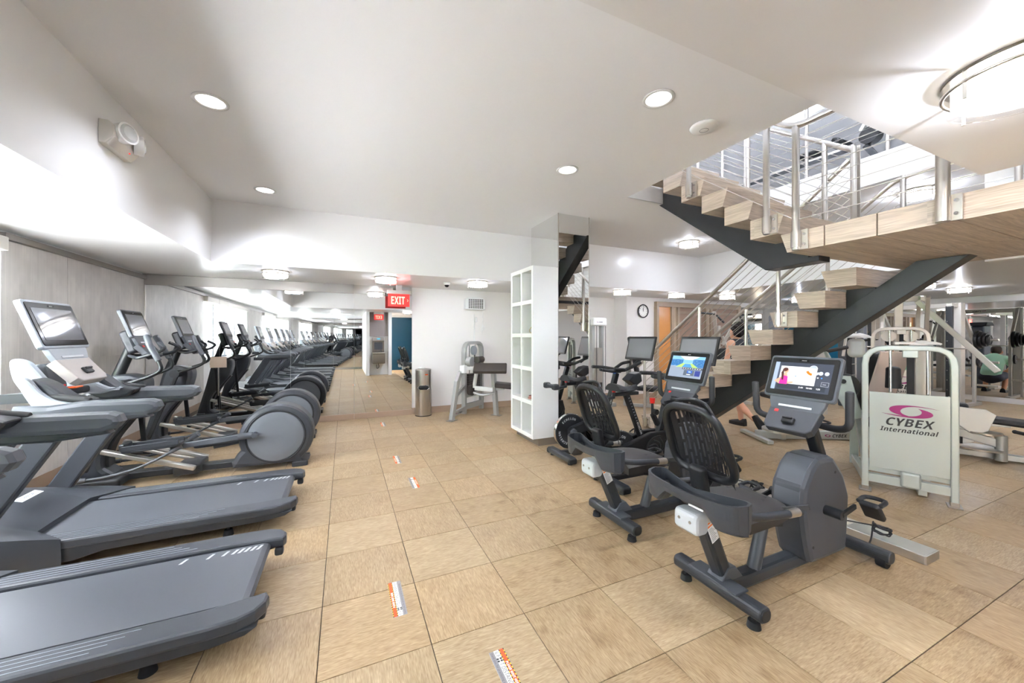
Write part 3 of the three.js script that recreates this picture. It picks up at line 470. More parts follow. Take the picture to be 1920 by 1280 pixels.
// ---------- elliptical trainers ----------
function makeElliptical(zc) {
  const t = thing('elliptical_trainer', 'charcoal elliptical trainer standing next to the treadmills', 'elliptical', [-1.4, 0, zc], 'elliptical trainers before the mirror'), Z = (z) => zc + z;
  // rear drive housing: round drum with a heel towards the front
  const out = [[-1.12, 0.05], [-0.38, 0.05]]; for (let a = -52; a <= 200; a += 9) out.push([-0.7 + 0.37 * Math.cos(a * Math.PI / 180), 0.36 + 0.362 * Math.sin(a * Math.PI / 180)]); out.push([-1.08, 0.2], [-1.13, 0.11]);
  part(t, 'drive_housing', M.char, [ext(out, 0.3, zc, 0.05)]);
  for (const s of [1, -1]) {
    const d = part(t, 'crank_disc', M.discGrey, [lathe([[0, 0.012], [0.2, 0.012], [0.215, 0.004], [0.268, 0.004], [0.285, -0.01], [0.285, -0.03]], 0, 0, 0, 48).rotateX(s > 0 ? Math.PI / 2 : -Math.PI / 2).translate(-0.705, 0.365, Z(s * 0.152))]);
    part(t, 'crank_gap', M.black, [fin(new THREE.TorusGeometry(0.291, 0.006, 6, 48)).translate(-0.705, 0.365, Z(s * 0.15))], d);
    part(t, 'wheel_foot', M.charDark, [box(0.16, 0.06, 0.06, -0.47, 0.032, Z(s * 0.15), 0.012)]);
    // pedal arm from crank to pedal, other side in the opposite phase
    const y1 = s > 0 ? 0.415 : 0.30, y2 = s > 0 ? 0.365 : 0.24, xo = s > 0 ? 0 : 0.42, zp = s * 0.215;
    const arm = part(t, 'pedal_arm', M.charMid, [bar(V(-0.93, y1, Z(s * 0.2)), V(-1.62 + xo * 0.6, y2, Z(s * 0.2)), 0.04, 0.055, 0.008), cyl(V(-0.9, y1, Z(s * 0.15)), V(-0.9, y1, Z(s * 0.235)), 0.028), cyl(V(-1.05, y1 - 0.005, Z(s * 0.2)), V(-0.92, y1, Z(s * 0.2)), 0.034)]);
    const px = -1.74 + xo, py = y2 + 0.03;
    part(t, 'pedal', M.charDark, [extY(rrect(0.46, 0.17, 0.05), 0.03, 0, 0.008).rotateZ(0.06).translate(px, py, Z(zp + s * 0.02)), box(0.44, 0.05, 0.014, px, py + 0.03, Z(zp + s * 0.02 + 0.08), 0.006, 0, 0, 0.06), box(0.44, 0.05, 0.014, px, py + 0.03, Z(zp + s * 0.02 - 0.08), 0.006, 0, 0, 0.06), box(0.05, 0.07, 0.16, px - 0.21, py + 0.03, Z(zp + s * 0.02), 0.015, 0, 0, 0.06)], arm);
    part(t, 'ramp_rail', M.alu, [bar(V(-2.14, 0.385, Z(s * 0.2)), V(-1.42, 0.125, Z(s * 0.2)), 0.06, 0.045, 0.012), bar(V(-2.12, 0.345, Z(s * 0.14)), V(-1.42, 0.095, Z(s * 0.14)), 0.03, 0.03, 0.01)]);
    // lower link with ball joints
    part(t, 'lower_link', M.charMid, [tube([[-2.28, 0.155, Z(s * 0.3)], [-2.1, 0.16, Z(s * 0.3)], [-1.85, 0.21, Z(s * 0.29)], [-1.62, 0.32, Z(s * 0.27)], [-1.53, 0.38, Z(s * 0.25)]], 0.014), cyl(V(-2.3, 0.15, Z(s * 0.3)), V(-2.2, 0.156, Z(s * 0.3)), 0.03, 0.022), cyl(V(-1.6, 0.335, Z(s * 0.265)), V(-1.52, 0.385, Z(s * 0.25)), 0.02, 0.03)]);
    // moving handle: rocker rod from foot to pivot, bent grip above
    const mv = s > 0 ? 0.05 : -0.06;
    part(t, 'rocker_rod', M.blackMetal, [bar(V(-2.0 + mv, 1.02, Z(s * 0.26)), V(-2.12 - mv * 2.2, 0.22, Z(s * 0.27)), 0.03, 0.045, 0.008), cyl(V(-2.02 + mv, 1.02, Z(s * 0.1)), V(-2.02 + mv, 1.02, Z(s * 0.3)), 0.05)]);
    part(t, 'moving_handle', M.blackMetal, [sweep([[-2.0 + mv, 1.03, Z(s * 0.28)], [-1.8 + mv, 1.1, Z(s * 0.3)], [-1.7 + mv, 1.16, Z(s * 0.3)], [-1.74 + mv, 1.27, Z(s * 0.29)]], 0.018, 10, 0.06)]);
    part(t, 'handle_grip', M.charMid, [sweep([[-1.735 + mv, 1.26, Z(s * 0.29)], [-1.81 + mv, 1.42, Z(s * 0.28)], [-1.84 + mv, 1.5, Z(s * 0.25)]], 0.027, 12, 0.06)]);
    part(t, 'fixed_handle', M.charDark, [sweep([[-2.0, 1.3, Z(s * 0.04)], [-1.88, 1.28, Z(s * 0.2)], [-1.72, 1.33, Z(s * 0.22)], [-1.66, 1.38, Z(s * 0.19)], [-1.74, 1.43, Z(s * 0.13)]], 0.016, 10, 0.05)]);
  }
  // base beam, front foot, curved tower
  part(t, 'base_beam', M.charDark, [bb(-2.1, -1.05, 0.045, 0.115, Z(-0.06), Z(0.06), 0.015), bb(-1.62, -1.4, 0.05, 0.15, Z(-0.16), Z(0.16), 0.02)]);
  part(t, 'front_foot', M.charDark, [box(0.42, 0.09, 0.52, -2.2, 0.075, zc, 0.03), ...[-0.2, 0.2].map((z) => cyl(V(-2.2, 0, Z(z)), V(-2.2, 0.04, Z(z)), 0.03))]);
  part(t, 'tower', M.char, [ext([[-2.36, 0.1], [-2.31, 0.35], [-2.24, 0.62], [-2.19, 0.85], [-2.15, 1.02], [-2.1, 1.105], [-1.98, 1.11], [-1.86, 1.06], [-1.85, 0.95], [-1.9, 0.78], [-2.03, 0.6], [-2.13, 0.45], [-2.175, 0.32], [-2.17, 0.2], [-2.1, 0.12]], 0.24, zc, 0.04, 0.35)]);
  part(t, 'tower_lining', M.black, [strip([[-1.89, 0.79], [-2.02, 0.61], [-2.12, 0.46], [-2.165, 0.32], [-2.16, 0.2]], 0.03, 0.12, zc, 0.1, 0.004)]);
  part(t, 'mast', M.blackMetal, [cyl(V(-2.12, 1.05, zc), V(-1.98, 1.45, zc), 0.048, 0.044, 20)]);
  part(t, 'mast_arm', M.charDark, [box(0.09, 0.24, 0.16, -2.0, 1.44, zc, 0.03, 0, 0, 0.34)]);
  const v = V(-0.115, 0.32, 0).normalize(); consoleUnit(t, V(-1.97, 1.62, zc), V(0, 0, -1), v, M.charMid, M.char, M.screenOff, 0.98);
  return t;
}
{ const e = makeElliptical(-5.12); copy(e, [-1.4, 0, -6.38], 'charcoal elliptical trainer standing close to the mirror wall', e.userData.group); }
// ---------- recumbent bikes ----------
M.showRun = new THREE.MeshStandardMaterial({ color: 0x050505, roughness: 0.08, emissive: 0xffffff, emissiveIntensity: 0.95, emissiveMap: canvasTex(512, 292, (g, w, h) => {
  g.fillStyle = '#3a4150'; g.fillRect(0, 0, w, h); g.fillStyle = '#9fb0c6'; g.fillRect(0, 0, 40, h); g.fillStyle = '#4a5262'; g.fillRect(40, 30, 20, h - 90);
  g.fillStyle = '#eef3f8'; g.fillRect(60, 40, 325, 190); g.fillStyle = '#28303c'; g.fillRect(60, 225, 420, 50);
  g.fillStyle = '#f0a888'; g.beginPath(); g.ellipse(118, 92, 20, 26, 0.2, 0, 7); g.fill(); g.beginPath(); g.moveTo(104, 115); g.lineTo(128, 118); g.lineTo(150, 205); g.lineTo(195, 195); g.lineTo(196, 215); g.lineTo(120, 232); g.lineTo(70, 232); g.lineTo(20, 205); g.lineTo(85, 150); g.closePath(); g.fill();
  g.fillStyle = '#e0259b'; g.beginPath(); g.moveTo(92, 140); g.lineTo(140, 150); g.lineTo(145, 232); g.lineTo(70, 232); g.lineTo(75, 180); g.closePath(); g.fill();
  g.fillStyle = '#4d2a22'; g.beginPath(); g.ellipse(106, 78, 26, 20, -0.3, 0, 7); g.fill(); g.beginPath(); g.moveTo(84, 84); g.lineTo(96, 100); g.lineTo(104, 190); g.lineTo(88, 190); g.lineTo(72, 110); g.closePath(); g.fill();
  g.fillStyle = '#ffffff'; g.beginPath(); g.arc(350, 55, 36, 0, 7); g.fill(); g.fillStyle = '#aebad0'; g.beginPath(); g.arc(350, 50, 30, Math.PI, 0); g.fill();
  g.strokeStyle = '#f07a1c'; g.lineWidth = 22; g.beginPath(); g.arc(355, 55, 58, 1.7, 2.7); g.stroke(); g.strokeStyle = '#c3cfe0'; g.beginPath(); g.arc(355, 55, 58, 0.6, 1.5); g.stroke();
  for (let k = 0; k < 8; k++) { g.fillStyle = k === 7 ? '#3c8be0' : k ? '#ffffff' : '#7fa0c8'; g.beginPath(); g.arc(210 + k * 32, 140, 7, 0, 7); g.fill(); }
  g.fillStyle = '#c5cede'; g.beginPath(); g.arc(420, 95, 19, 0, 7); g.fill(); g.beginPath(); g.arc(470, 95, 19, 0, 7); g.fill();
  g.fillStyle = '#ffffff'; g.font = 'bold 22px sans-serif'; g.fillText('2:45', 255, 258); g.fillText('10:00', 320, 258); g.fillText('125', 405, 258); g.strokeStyle = '#dfe5ee'; g.lineWidth = 2; g.strokeRect(440, 180, 60, 40); g.fillStyle = '#dfe5ee'; g.font = '14px sans-serif'; g.fillText('Save', 452, 205);
}) });
M.showCourt = new THREE.MeshStandardMaterial({ color: 0x050505, roughness: 0.08, emissive: 0xffffff, emissiveIntensity: 0.95, emissiveMap: canvasTex(512, 360, (g, w, h) => {
  g.fillStyle = '#8a97a8'; g.fillRect(0, 0, w, h); g.fillStyle = '#7db4dd'; g.fillRect(0, 0, w, 175); g.fillStyle = '#dcecf7'; g.beginPath(); g.moveTo(120, 0); g.lineTo(430, 0); g.lineTo(330, 60); g.lineTo(210, 60); g.closePath(); g.fill();
  g.fillStyle = '#2e6ea8'; g.fillRect(0, 60, 190, 110); g.fillRect(340, 50, 172, 130); seed = 5; for (let k = 0; k < 260; k++) { g.fillStyle = rnd() > 0.5 ? '#9cc6e6' : '#1f568a'; g.fillRect(rnd() < 0.5 ? rnd() * 190 : 340 + rnd() * 170, 60 + rnd() * 110, 7, 3); }
  g.fillStyle = '#a9d36a'; g.beginPath(); g.moveTo(190, 120); g.lineTo(340, 120); g.lineTo(440, 190); g.lineTo(90, 190); g.closePath(); g.fill(); g.fillStyle = '#4a8fd0'; g.beginPath(); g.moveTo(225, 128); g.lineTo(310, 128); g.lineTo(350, 186); g.lineTo(190, 186); g.closePath(); g.fill();
  g.fillStyle = '#4b5663'; g.fillRect(200, 188, 312, 36); g.fillStyle = '#e8e8e8'; for (let k = 0; k < 8; k++) g.fillRect(214 + k * 36, 200, 16, 10); g.fillStyle = '#d83c34'; g.fillRect(220, 190, 16, 10);
  g.fillStyle = '#55606e'; g.fillRect(240, 232, 160, 90); g.fillStyle = '#2f5fc0'; g.fillRect(290, 240, 80, 40); g.fillStyle = '#bfe6ff'; g.fillRect(312, 252, 36, 16); g.fillStyle = '#34418a'; g.fillRect(410, 232, 80, 90); g.fillStyle = '#e0e4ea'; g.fillRect(290, 298, 60, 12);
}) });
function makeRecumbent(zc, show) {
  const t = thing('recumbent_bike', 'dark grey recumbent exercise bike whose screen shows a woman running', 'exercise bike', [2.4, 0, zc], 'recumbent bikes'), Z = (z) => zc + z;
  const stab = (x, h, hl) => ext(rrect(0.085, 0.075, 0.03), hl * 2, 0, 0.008).translate(x, h, zc);
  const rs = part(t, 'rear_stabilizer', M.charDark, [stab(1.93, 0.095, 0.27)]);
  for (const s of [1, -1]) { part(t, 'foot', M.rubber, [cyl(V(1.93, 0, Z(s * 0.21)), V(1.93, 0.035, Z(s * 0.21)), 0.034, 0.028), cyl(V(1.93, 0.035, Z(s * 0.21)), V(1.93, 0.06, Z(s * 0.21)), 0.014)], rs); part(t, 'end_cap', M.black, [ext(rrect(0.07, 0.06, 0.026), 0.006, Z(s * 0.272), 0.002).translate(1.93, 0.095, 0)], rs); part(t, 'bolt', M.steel, [cyl(V(1.93, 0.128, Z(s * 0.12)), V(1.93, 0.139, Z(s * 0.12)), 0.009, 0.007, 6)], rs); }
  part(t, 'gusset', M.charMid, [ext([[1.9, 0.13], [2.08, 0.13], [2.02, 0.2], [1.96, 0.2]], 0.1, zc, 0.006), box(0.1, 0.012, 0.3, 1.93, 0.135, zc, 0.004)]);
  part(t, 'main_beam', M.charDark, [strip([[1.8, 0.52], [1.99, 0.1], [2.1, 0.075], [3.2, 0.075]], 0.085, 0.085, zc, 0.16, 0.02)]);
  part(t, 'caution_label', M.labelCaution ??= printMat(64, 128, (g) => { g.fillStyle = '#e9e9e6'; g.fillRect(0, 0, 64, 128); g.fillStyle = '#f07b2d'; g.fillRect(6, 6, 52, 10); g.fillRect(6, 24, 52, 10); g.fillStyle = '#777'; for (let k = 0; k < 9; k++) g.fillRect(8, 44 + k * 9, 30 + (k * 7) % 18, 3); }), [basis(quad(0.06, 0.13), V(1.838, 0.435, Z(0.0432)), V(0.91, 0.41, 0), V(-0.41, 0.91, 0))]);
  part(t, 'strut', M.char, [cyl(V(2.24, 0.08, zc), V(2.33, 0.35, zc), 0.038, 0.034, 18)]);
  const rl = part(t, 'seat_rail', M.alu, [ext([[1.74, 0.5], [2.46, 0.365], [2.47, 0.435], [1.76, 0.565]], 0.1, zc, 0.006)]);
  part(t, 'rail_channel', M.black, [bar(V(2.2, 0.395, Z(0.051)), V(2.44, 0.35, Z(0.051)), 0.006, 0.02, 0)], rl);
  part(t, 'rail_cap', M.paleGrey, [ext(rrect(0.1, 0.115, 0.03), 0.15, zc, 0.02).translate(1.725, 0.5, 0)]);
  for (const s of [-0.035, 0.035]) part(t, 'cap_screw', M.steelDark, [cyl(V(1.672, 0.51, Z(s)), V(1.68, 0.51, Z(s)), 0.008)]);
  part(t, 'seat_carriage', M.black, [bb(1.9, 2.15, 0.44, 0.56, Z(-0.09), Z(0.09), 0.01)]);
  // seat pan
  part(t, 'seat_pan', M.seat, [dome(14, 14, (a, b) => { const z = (b - 0.5), x = 1.9 + 0.52 * a, hw = 0.42 * (1 - 0.35 * Math.pow(a, 4)); const e = Math.abs(z) * 2; return [x - 0.04 * Math.pow(e, 3) * a, 0.575 - 0.05 * a + 0.022 * Math.sin(a * 3.1) - 0.045 * Math.pow(e, 4) - 0.03 * Math.pow(a, 6), Z(z * hw)]; }, 0.48)]);
  for (let k = 0; k < 5; k++) part(t, 'seat_groove', M.black, [bb(2.16 + k * 0.022, 2.168 + k * 0.022, 0.5665 - k * 0.003, 0.5692 - k * 0.003, Z(-0.11 + k * 0.01), Z(0.11 - k * 0.01))]);
  // storage tray behind the seat: a long open bowl, deeper at both ends
  { const N = 44, prof = (q, inn) => { const sgn = q * 2 - 1, a = Math.abs(sgn), en = Math.sqrt(Math.max(0, 1 - Math.pow(a, 9))), w = (0.05 + 0.036 * Math.pow(a, 1.4)) * en - (inn ? 0.009 : 0), d = 0.062 + 0.085 * Math.min(1, Math.max(0, (a - 0.42) / 0.22)) - (inn ? 0.012 : 0), cx = 1.705 + 0.05 * sgn * sgn, zz = sgn * (0.3 - (inn ? 0.012 : 0)), yt = 0.69 - 0.02 * (1 - a), W = Math.max(0.001, w); return [[-W, 0], [-W * 0.97, -d * 0.5], [-W * 0.85, -d * 0.9], [-W * 0.5, -d], [W * 0.5, -d], [W * 0.85, -d * 0.9], [W * 0.97, -d * 0.5], [W, 0]].map(([x, y]) => [cx + x, yt + y, Z(zz)]); };
    const pos = [], quadp = (p, r, v, w) => pos.push(...p, ...r, ...v, ...p, ...v, ...w);
    for (let i = 0; i < N; i++) { const A = prof(i / N), B2 = prof((i + 1) / N), C = prof(i / N, 1), D2 = prof((i + 1) / N, 1); for (let k = 0; k < 7; k++) { quadp(A[k], A[k + 1], B2[k + 1], B2[k]); quadp(C[k], D2[k], D2[k + 1], C[k + 1]); } quadp(A[0], B2[0], D2[0], C[0]); quadp(A[7], C[7], D2[7], B2[7]); }
    const g = new THREE.BufferGeometry(); g.setAttribute('position', new THREE.Float32BufferAttribute(pos, 3)); g.computeVertexNormals(); part(t, 'storage_tray', M.char, [fin(g)]); }
  // back post, backrest ring and mesh shell
  part(t, 'back_post', M.black, [bar(V(1.82, 0.56, zc), V(1.77, 0.79, zc), 0.1, 0.05, 0.02)]);
  const bv = V(-0.16, 0.42, 0).normalize(), bo = V(1.8, 0.93, zc), B = (y, z, n = 0) => bo.clone().addScaledVector(bv, y).add(V(0, 0, z)).addScaledVector(V(bv.y, -bv.x, 0), n).toArray();
  const lp = [[-0.2, 0], [-0.195, -0.12], [-0.14, -0.185], [0.0, -0.185], [0.14, -0.165], [0.2, -0.1], [0.21, 0], [0.2, 0.1], [0.14, 0.165], [0, 0.185], [-0.14, 0.185], [-0.195, 0.12]];
  part(t, 'back_frame', M.blackMetal, [tube(lp.map(([y, z]) => B(y, z, -0.035)), 0.022, 72, 10, true), tube([B(-0.2, 0, -0.035), B(-0.24, 0, -0.02), [1.83, 0.66, zc]], 0.022, 12)]);
  // perforated shell: slats (vertical staggered slots) on a curved sheet
  const shell = [], nu = 15, nv = 22, Wd = (v) => 0.175 - 0.03 * Math.pow((v + 1) / 2, 3), S = (a, v) => { const w = Wd(v), z = a * w; return B(v * 0.225, z, 0.055 - 0.075 * a * a - 0.02 * v * v + (Math.abs(a) > 0.9 ? 0.0 : 0)); };
  const pos = [], cell = (a0, a1, v0, v1) => { const q = [S(a0, v0), S(a1, v0), S(a1, v1), S(a0, v1)]; pos.push(...q[0], ...q[1], ...q[2], ...q[0], ...q[2], ...q[3]); const o = q.map((p) => [p[0] - 0.006, p[1], p[2]]); pos.push(...o[0], ...o[2], ...o[1], ...o[0], ...o[3], ...o[2]); for (let e = 0; e < 4; e++) { const f = (e + 1) % 4; pos.push(...q[e], ...o[e], ...o[f], ...q[e], ...o[f], ...q[f]); } };
  for (let i = 0; i < nu; i++) { const a0 = -1 + 2 * i / nu, a1 = -1 + 2 * (i + 1) / nu, am = a0 + (a1 - a0) * 0.44; for (let j = 0; j < nv; j++) { const v0 = -1 + 2 * j / nv, v1 = -1 + 2 * (j + 1) / nv; cell(a0, am, v0, v1); const edge = i === 0 || i === nu - 1 || j === 0 || j === nv - 1; if (edge || (j + (i % 2) * 2) % 5 === 0) cell(am, a1, v0, v1); } }
  { const g = new THREE.BufferGeometry(); g.setAttribute('position', new THREE.Float32BufferAttribute(pos, 3)); g.computeVertexNormals(); part(t, 'mesh_shell', M.black, [fin(g)]); }
  part(t, 'shell_rim', M.black, [tube([...Array(28)].map((_, k) => { const q = k / 28 * 2 * Math.PI, a = Math.sign(Math.cos(q)) * Math.pow(Math.abs(Math.cos(q)), 0.45), v = Math.sign(Math.sin(q)) * Math.pow(Math.abs(Math.sin(q)), 0.45); return S(a, v); }), 0.009, 90, 8, true)]);
  // side grips beside the seat
  for (const s of [1, -1]) { const g = part(t, 'seat_handle', M.charDark, [sweep([[1.78, 0.61, Z(s * 0.22)], [1.9, 0.59, Z(s * 0.26)], [2.14, 0.565, Z(s * 0.26)]], 0.02, 12, 0.05)]); part(t, 'pulse_sensor', M.steel, [cyl(V(2.13, 0.566, Z(s * 0.26)), V(2.21, 0.56, Z(s * 0.26)), 0.023)], g); part(t, 'handle_tip', M.black, [cyl(V(2.21, 0.56, Z(s * 0.26)), V(2.235, 0.558, Z(s * 0.26)), 0.021)], g); }
  part(t, 'release_lever', M.black, [bar(V(2.2, 0.5, Z(0.1)), V(2.36, 0.55, Z(0.24)), 0.012, 0.03, 0.004)]);
  // flywheel shroud
  const sh = [[2.62, 0.1], [2.56, 0.28], [2.53, 0.46], [2.545, 0.57], [2.62, 0.68], [2.7, 0.735], [2.86, 0.725], [2.98, 0.6], [3.045, 0.45], [3.03, 0.24], [3.0, 0.1]];
  part(t, 'shroud', M.char, [ext(sh, 0.2, Z(0.02), 0.03, 0.12)]);
  part(t, 'shroud_crown', M.charMid, [strip([[2.53, 0.45], [2.545, 0.57], [2.62, 0.683], [2.7, 0.738], [2.84, 0.731]], 0.006, 0.15, Z(0.02), 0.05, 0.002)]);
  for (const [x, y] of [[2.63, 0.2], [2.87, 0.63]]) part(t, 'shroud_screw', M.black, [cyl(V(x, y, Z(0.118)), V(x, y, Z(0.122)), 0.009)]);
  const fs = part(t, 'front_stabilizer', M.charDark, [stab(3.2, 0.075, 0.27)]); for (const s of [1, -1]) part(t, 'transport_wheel', M.rubber, [cyl(V(3.2, 0.045, Z(s * 0.2)), V(3.2, 0.045, Z(s * 0.25)), 0.045)], fs);
  // crank and pedals
  for (const s of [1, -1]) {
    const c = V(2.76, 0.41, Z(s * 0.1 + 0.02)), e = V(2.76 + s * 0.15, 0.41 + s * 0.03, Z(s * 0.2));
    const k = part(t, 'crank', M.blackMetal, [cyl(c, V(c.x, c.y, Z(s * 0.21)), 0.03), bar(V(c.x, c.y, Z(s * 0.205)), V(e.x, e.y, Z(s * 0.205)), 0.018, 0.032, 0.006)]);
    part(t, 'pedal', M.black, [box(0.13, 0.035, 0.1, e.x + 0.02, e.y, Z(s * 0.28), 0.012, 0, 0, -0.9), tube([[e.x - 0.02, e.y + 0.05, Z(s * 0.23)], [e.x + 0.06, e.y + 0.06, Z(s * 0.235)], [e.x + 0.07, e.y + 0.06, Z(s * 0.32)], [e.x - 0.01, e.y + 0.05, Z(s * 0.33)]], 0.013, 16, 8)], k);
  }
  // mast, handlebars, console
  part(t, 'mast', M.blackMetal, [bar(V(2.97, 0.6, zc), V(2.79, 0.98, zc), 0.075, 0.065, 0.02)]);
  for (const s of [1, -1]) part(t, 'handlebar', M.grip, [sweep([[2.79, 0.93, Z(s * 0.03)], [2.74, 0.93, Z(s * 0.19)], [2.7, 0.96, Z(s * 0.27)], [2.69, 1.17, Z(s * 0.275)]], 0.021, 12, 0.09)]);
  const v = V(0.13, 0.33, 0).normalize(); consoleUnit(t, V(2.74, 1.225, zc), V(0, 0, 1), v, M.charMid, M.charDark, show, 0.97);
  part(t, 'console_back', M.charDark, [box(0.05, 0.2, 0.3, 2.775, 1.2, zc, 0.02, 0, 0, -0.36)]);
  return t;
}
{
  const a = makeRecumbent(-1.47, M.showRun), b = copy(a, [2.4, 0, -2.37], 'dark grey recumbent exercise bike whose screen shows a tennis stadium', a.userData.group);
  b.traverse((o) => { if (o.name === 'display') o.material = M.showCourt; });
}
// power raceway along the floor with looped leads
{
  const t = thing('power_raceway', 'long aluminium power raceway on the floor in front of the recumbent bikes', 'raceway', [3.55, 0, -1.9]);
  part(t, 'channel', M.alu, [bb(3.47, 3.66, 0, 0.058, -2.72, -1.14, 0.006)]); part(t, 'end_cap', M.alu, [bb(3.472, 3.658, 0.001, 0.057, -1.14, -1.134)]);
  for (const z of [-1.62, -2.5]) part(t, 'socket', M.offWhite, [bb(3.52, 3.6, 0.058, 0.066, z - 0.05, z + 0.05, 0.003)]);
  for (const [z, k] of [[-1.5, 1], [-2.4, 2]]) { seed = 40 + k; const p = []; for (let i = 0; i < 46; i++) { const a = i * 0.95; p.push([3.55 + 0.03 * Math.cos(a) + 0.03 * (rnd() - 0.5), 0.075 + 0.04 * (0.5 + 0.5 * Math.sin(a * 0.5)) + rnd() * 0.02, z + 0.1 + 0.05 * Math.sin(a) + 0.02 * rnd()]); } p.push([3.4, 0.03, z + 0.1], [3.28, 0.02, z + 0.05], [3.24, 0.05, z]); p.unshift([3.56, 0.068, z - 0.11]);
    single('power_lead', M.cord, [tube(p, 0.005, 260, 6)], k === 1 ? 'bunched black power lead on the raceway by the bike showing a runner' : 'bunched black power lead on the raceway by the bike showing tennis', 'cable', 'bunched power leads'); }
}
// ---------- spinning bikes with screens ----------
function makeSpin(zc) {
  const t = thing('spin_bike', 'black spinning bike with a tablet screen standing by the mirrored column', 'exercise bike', [3.0, 0, zc], 'spinning bikes'), Z = (z) => zc + z;
  const ech = (w, h, f) => printMat(w, h, f);
  const rearBar = part(t, 'rear_stabilizer', M.charDark, [bb(2.36, 2.46, 0.025, 0.095, Z(-0.27), Z(0.27), 0.025)]); for (const s of [1, -1]) part(t, 'foot', M.rubber, [cyl(V(2.41, 0, Z(s * 0.2)), V(2.41, 0.03, Z(s * 0.2)), 0.03, 0.022), box(0.1, 0.06, 0.06, 2.41, 0.05, Z(s * 0.245), 0.015)], rearBar);
  const frontBar = part(t, 'front_stabilizer', M.charDark, [bb(3.42, 3.5, 0.025, 0.075, Z(-0.25), Z(0.25), 0.02)]); for (const s of [1, -1]) part(t, 'foot', M.rubber, [cyl(V(3.46, 0, Z(s * 0.2)), V(3.46, 0.03, Z(s * 0.2)), 0.03, 0.022)], frontBar);
  const fw = part(t, 'flywheel', M.black, [lathe([[0, 0.018], [0.19, 0.018], [0.195, 0.022], [0.21, 0.022], [0.21, -0.022], [0.195, -0.022], [0.19, -0.018], [0, -0.018]], 0, 0, 0, 48).rotateX(Math.PI / 2).translate(2.53, 0.335, zc)]);
  part(t, 'flywheel_rim', M.chrome, [lathe([[0.211, 0.02], [0.214, 0.018], [0.214, -0.018], [0.211, -0.02]], 0, 0, 0, 48).rotateX(Math.PI / 2).translate(2.53, 0.335, zc)], fw);
  const wm = M.markWheel ??= ech(512, 512, (g) => { g.fillStyle = '#c8c8c8'; g.font = 'bold 46px sans-serif'; g.textAlign = 'center'; for (const q of [-0.15, 2.0, 4.1]) { [...'ECHELON'].forEach((ch, i) => { g.save(); g.translate(256, 256); g.rotate(q + (i - 3) * 0.2); g.translate(0, -170); g.fillText(ch, 0, 0); g.restore(); }); } });
  for (const s of [1, -1]) part(t, 'wheel_lettering', wm, [quad(0.42, 0.42).rotateY(s > 0 ? 0 : Math.PI).translate(2.53, 0.335, Z(s * 0.0188))], fw);
  part(t, 'frame', M.blackMetal, [bb(2.4, 3.48, 0.055, 0.105, Z(-0.035), Z(0.035), 0.012), ext([[2.48, 0.37], [2.52, 0.4], [2.9, 0.5], [3.12, 0.5], [3.16, 0.36], [3.1, 0.1], [2.98, 0.1], [2.86, 0.22], [2.75, 0.33], [2.52, 0.29], [2.48, 0.31]], 0.06, Z(0.055), 0.012), ext([[2.48, 0.37], [2.52, 0.4], [2.9, 0.5], [3.12, 0.5], [3.16, 0.36], [3.1, 0.1], [2.98, 0.1], [2.86, 0.22], [2.75, 0.33], [2.52, 0.29], [2.48, 0.31]], 0.06, Z(-0.055), 0.012)]);
  for (const s of [1, -1]) { const h = part(t, 'drive_cover', M.black, [disc(V(2.97, 0.3, Z(s * 0.075)), V(0, 0, 1), 0.17, 0.05, 32)]); for (let k = 0; k < 11; k++) { const a = k * 0.571; part(t, 'cover_rib', M.charDark, [tube([[2.97 + 0.05 * Math.cos(a), 0.3 + 0.05 * Math.sin(a), Z(s * 0.102)], [2.97 + 0.1 * Math.cos(a + 0.35), 0.3 + 0.1 * Math.sin(a + 0.35), Z(s * 0.102)], [2.97 + 0.15 * Math.cos(a + 0.9), 0.3 + 0.15 * Math.sin(a + 0.9), Z(s * 0.102)]], 0.006, 8, 6)], h); }
    const e = V(2.97 + s * 0.12, 0.3 - s * 0.12, Z(s * 0.15)), cr = part(t, 'crank', M.steelDark, [bar(V(2.97, 0.3, Z(s * 0.13)), V(e.x, e.y, Z(s * 0.13)), 0.014, 0.03, 0.005), cyl(V(2.97, 0.3, Z(s * 0.08)), V(2.97, 0.3, Z(s * 0.14)), 0.025)]); part(t, 'pedal', M.black, [box(0.1, 0.03, 0.09, e.x, e.y, Z(s * 0.2), 0.01), tube([[e.x + 0.04, e.y + 0.02, Z(s * 0.16)], [e.x + 0.07, e.y + 0.06, Z(s * 0.2)], [e.x + 0.04, e.y + 0.02, Z(s * 0.24)]], 0.008, 10, 6)], cr); part(t, 'hub_cap', M.charMid, [disc(V(2.53, 0.335, Z(s * 0.09)), V(0, 0, 1), 0.045, 0.03)]); }
  // seat post and saddle
  const sp = part(t, 'seat_post', M.blackMetal, [bar(V(2.84, 0.42, zc), V(2.63, 0.91, zc), 0.05, 0.06, 0.012)]);
  const pm = M.markPost ??= ech(256, 48, (g) => { g.fillStyle = '#dedede'; g.font = 'bold 40px sans-serif'; g.textAlign = 'center'; g.fillText('ECHELON', 128, 38); });
  const pd = V(-0.21, 0.49, 0).normalize(); part(t, 'post_lettering', pm, [basis(quad(0.2, 0.038), V(2.785, 0.55, Z(0.0262)), pd.clone().negate(), V(pd.y, -pd.x, 0))], sp);
  for (let k = 0; k < 9; k++) part(t, 'height_mark', M.paleGrey, [basis(quad(0.006, 0.014), V(2.75 - k * 0.0128, 0.63 + k * 0.03, Z(0.0262)), pd.clone().negate(), V(pd.y, -pd.x, 0))], sp);
  part(t, 'saddle_slider', M.blackMetal, [bb(2.47, 2.78, 0.895, 0.93, Z(-0.025), Z(0.025), 0.008)]);
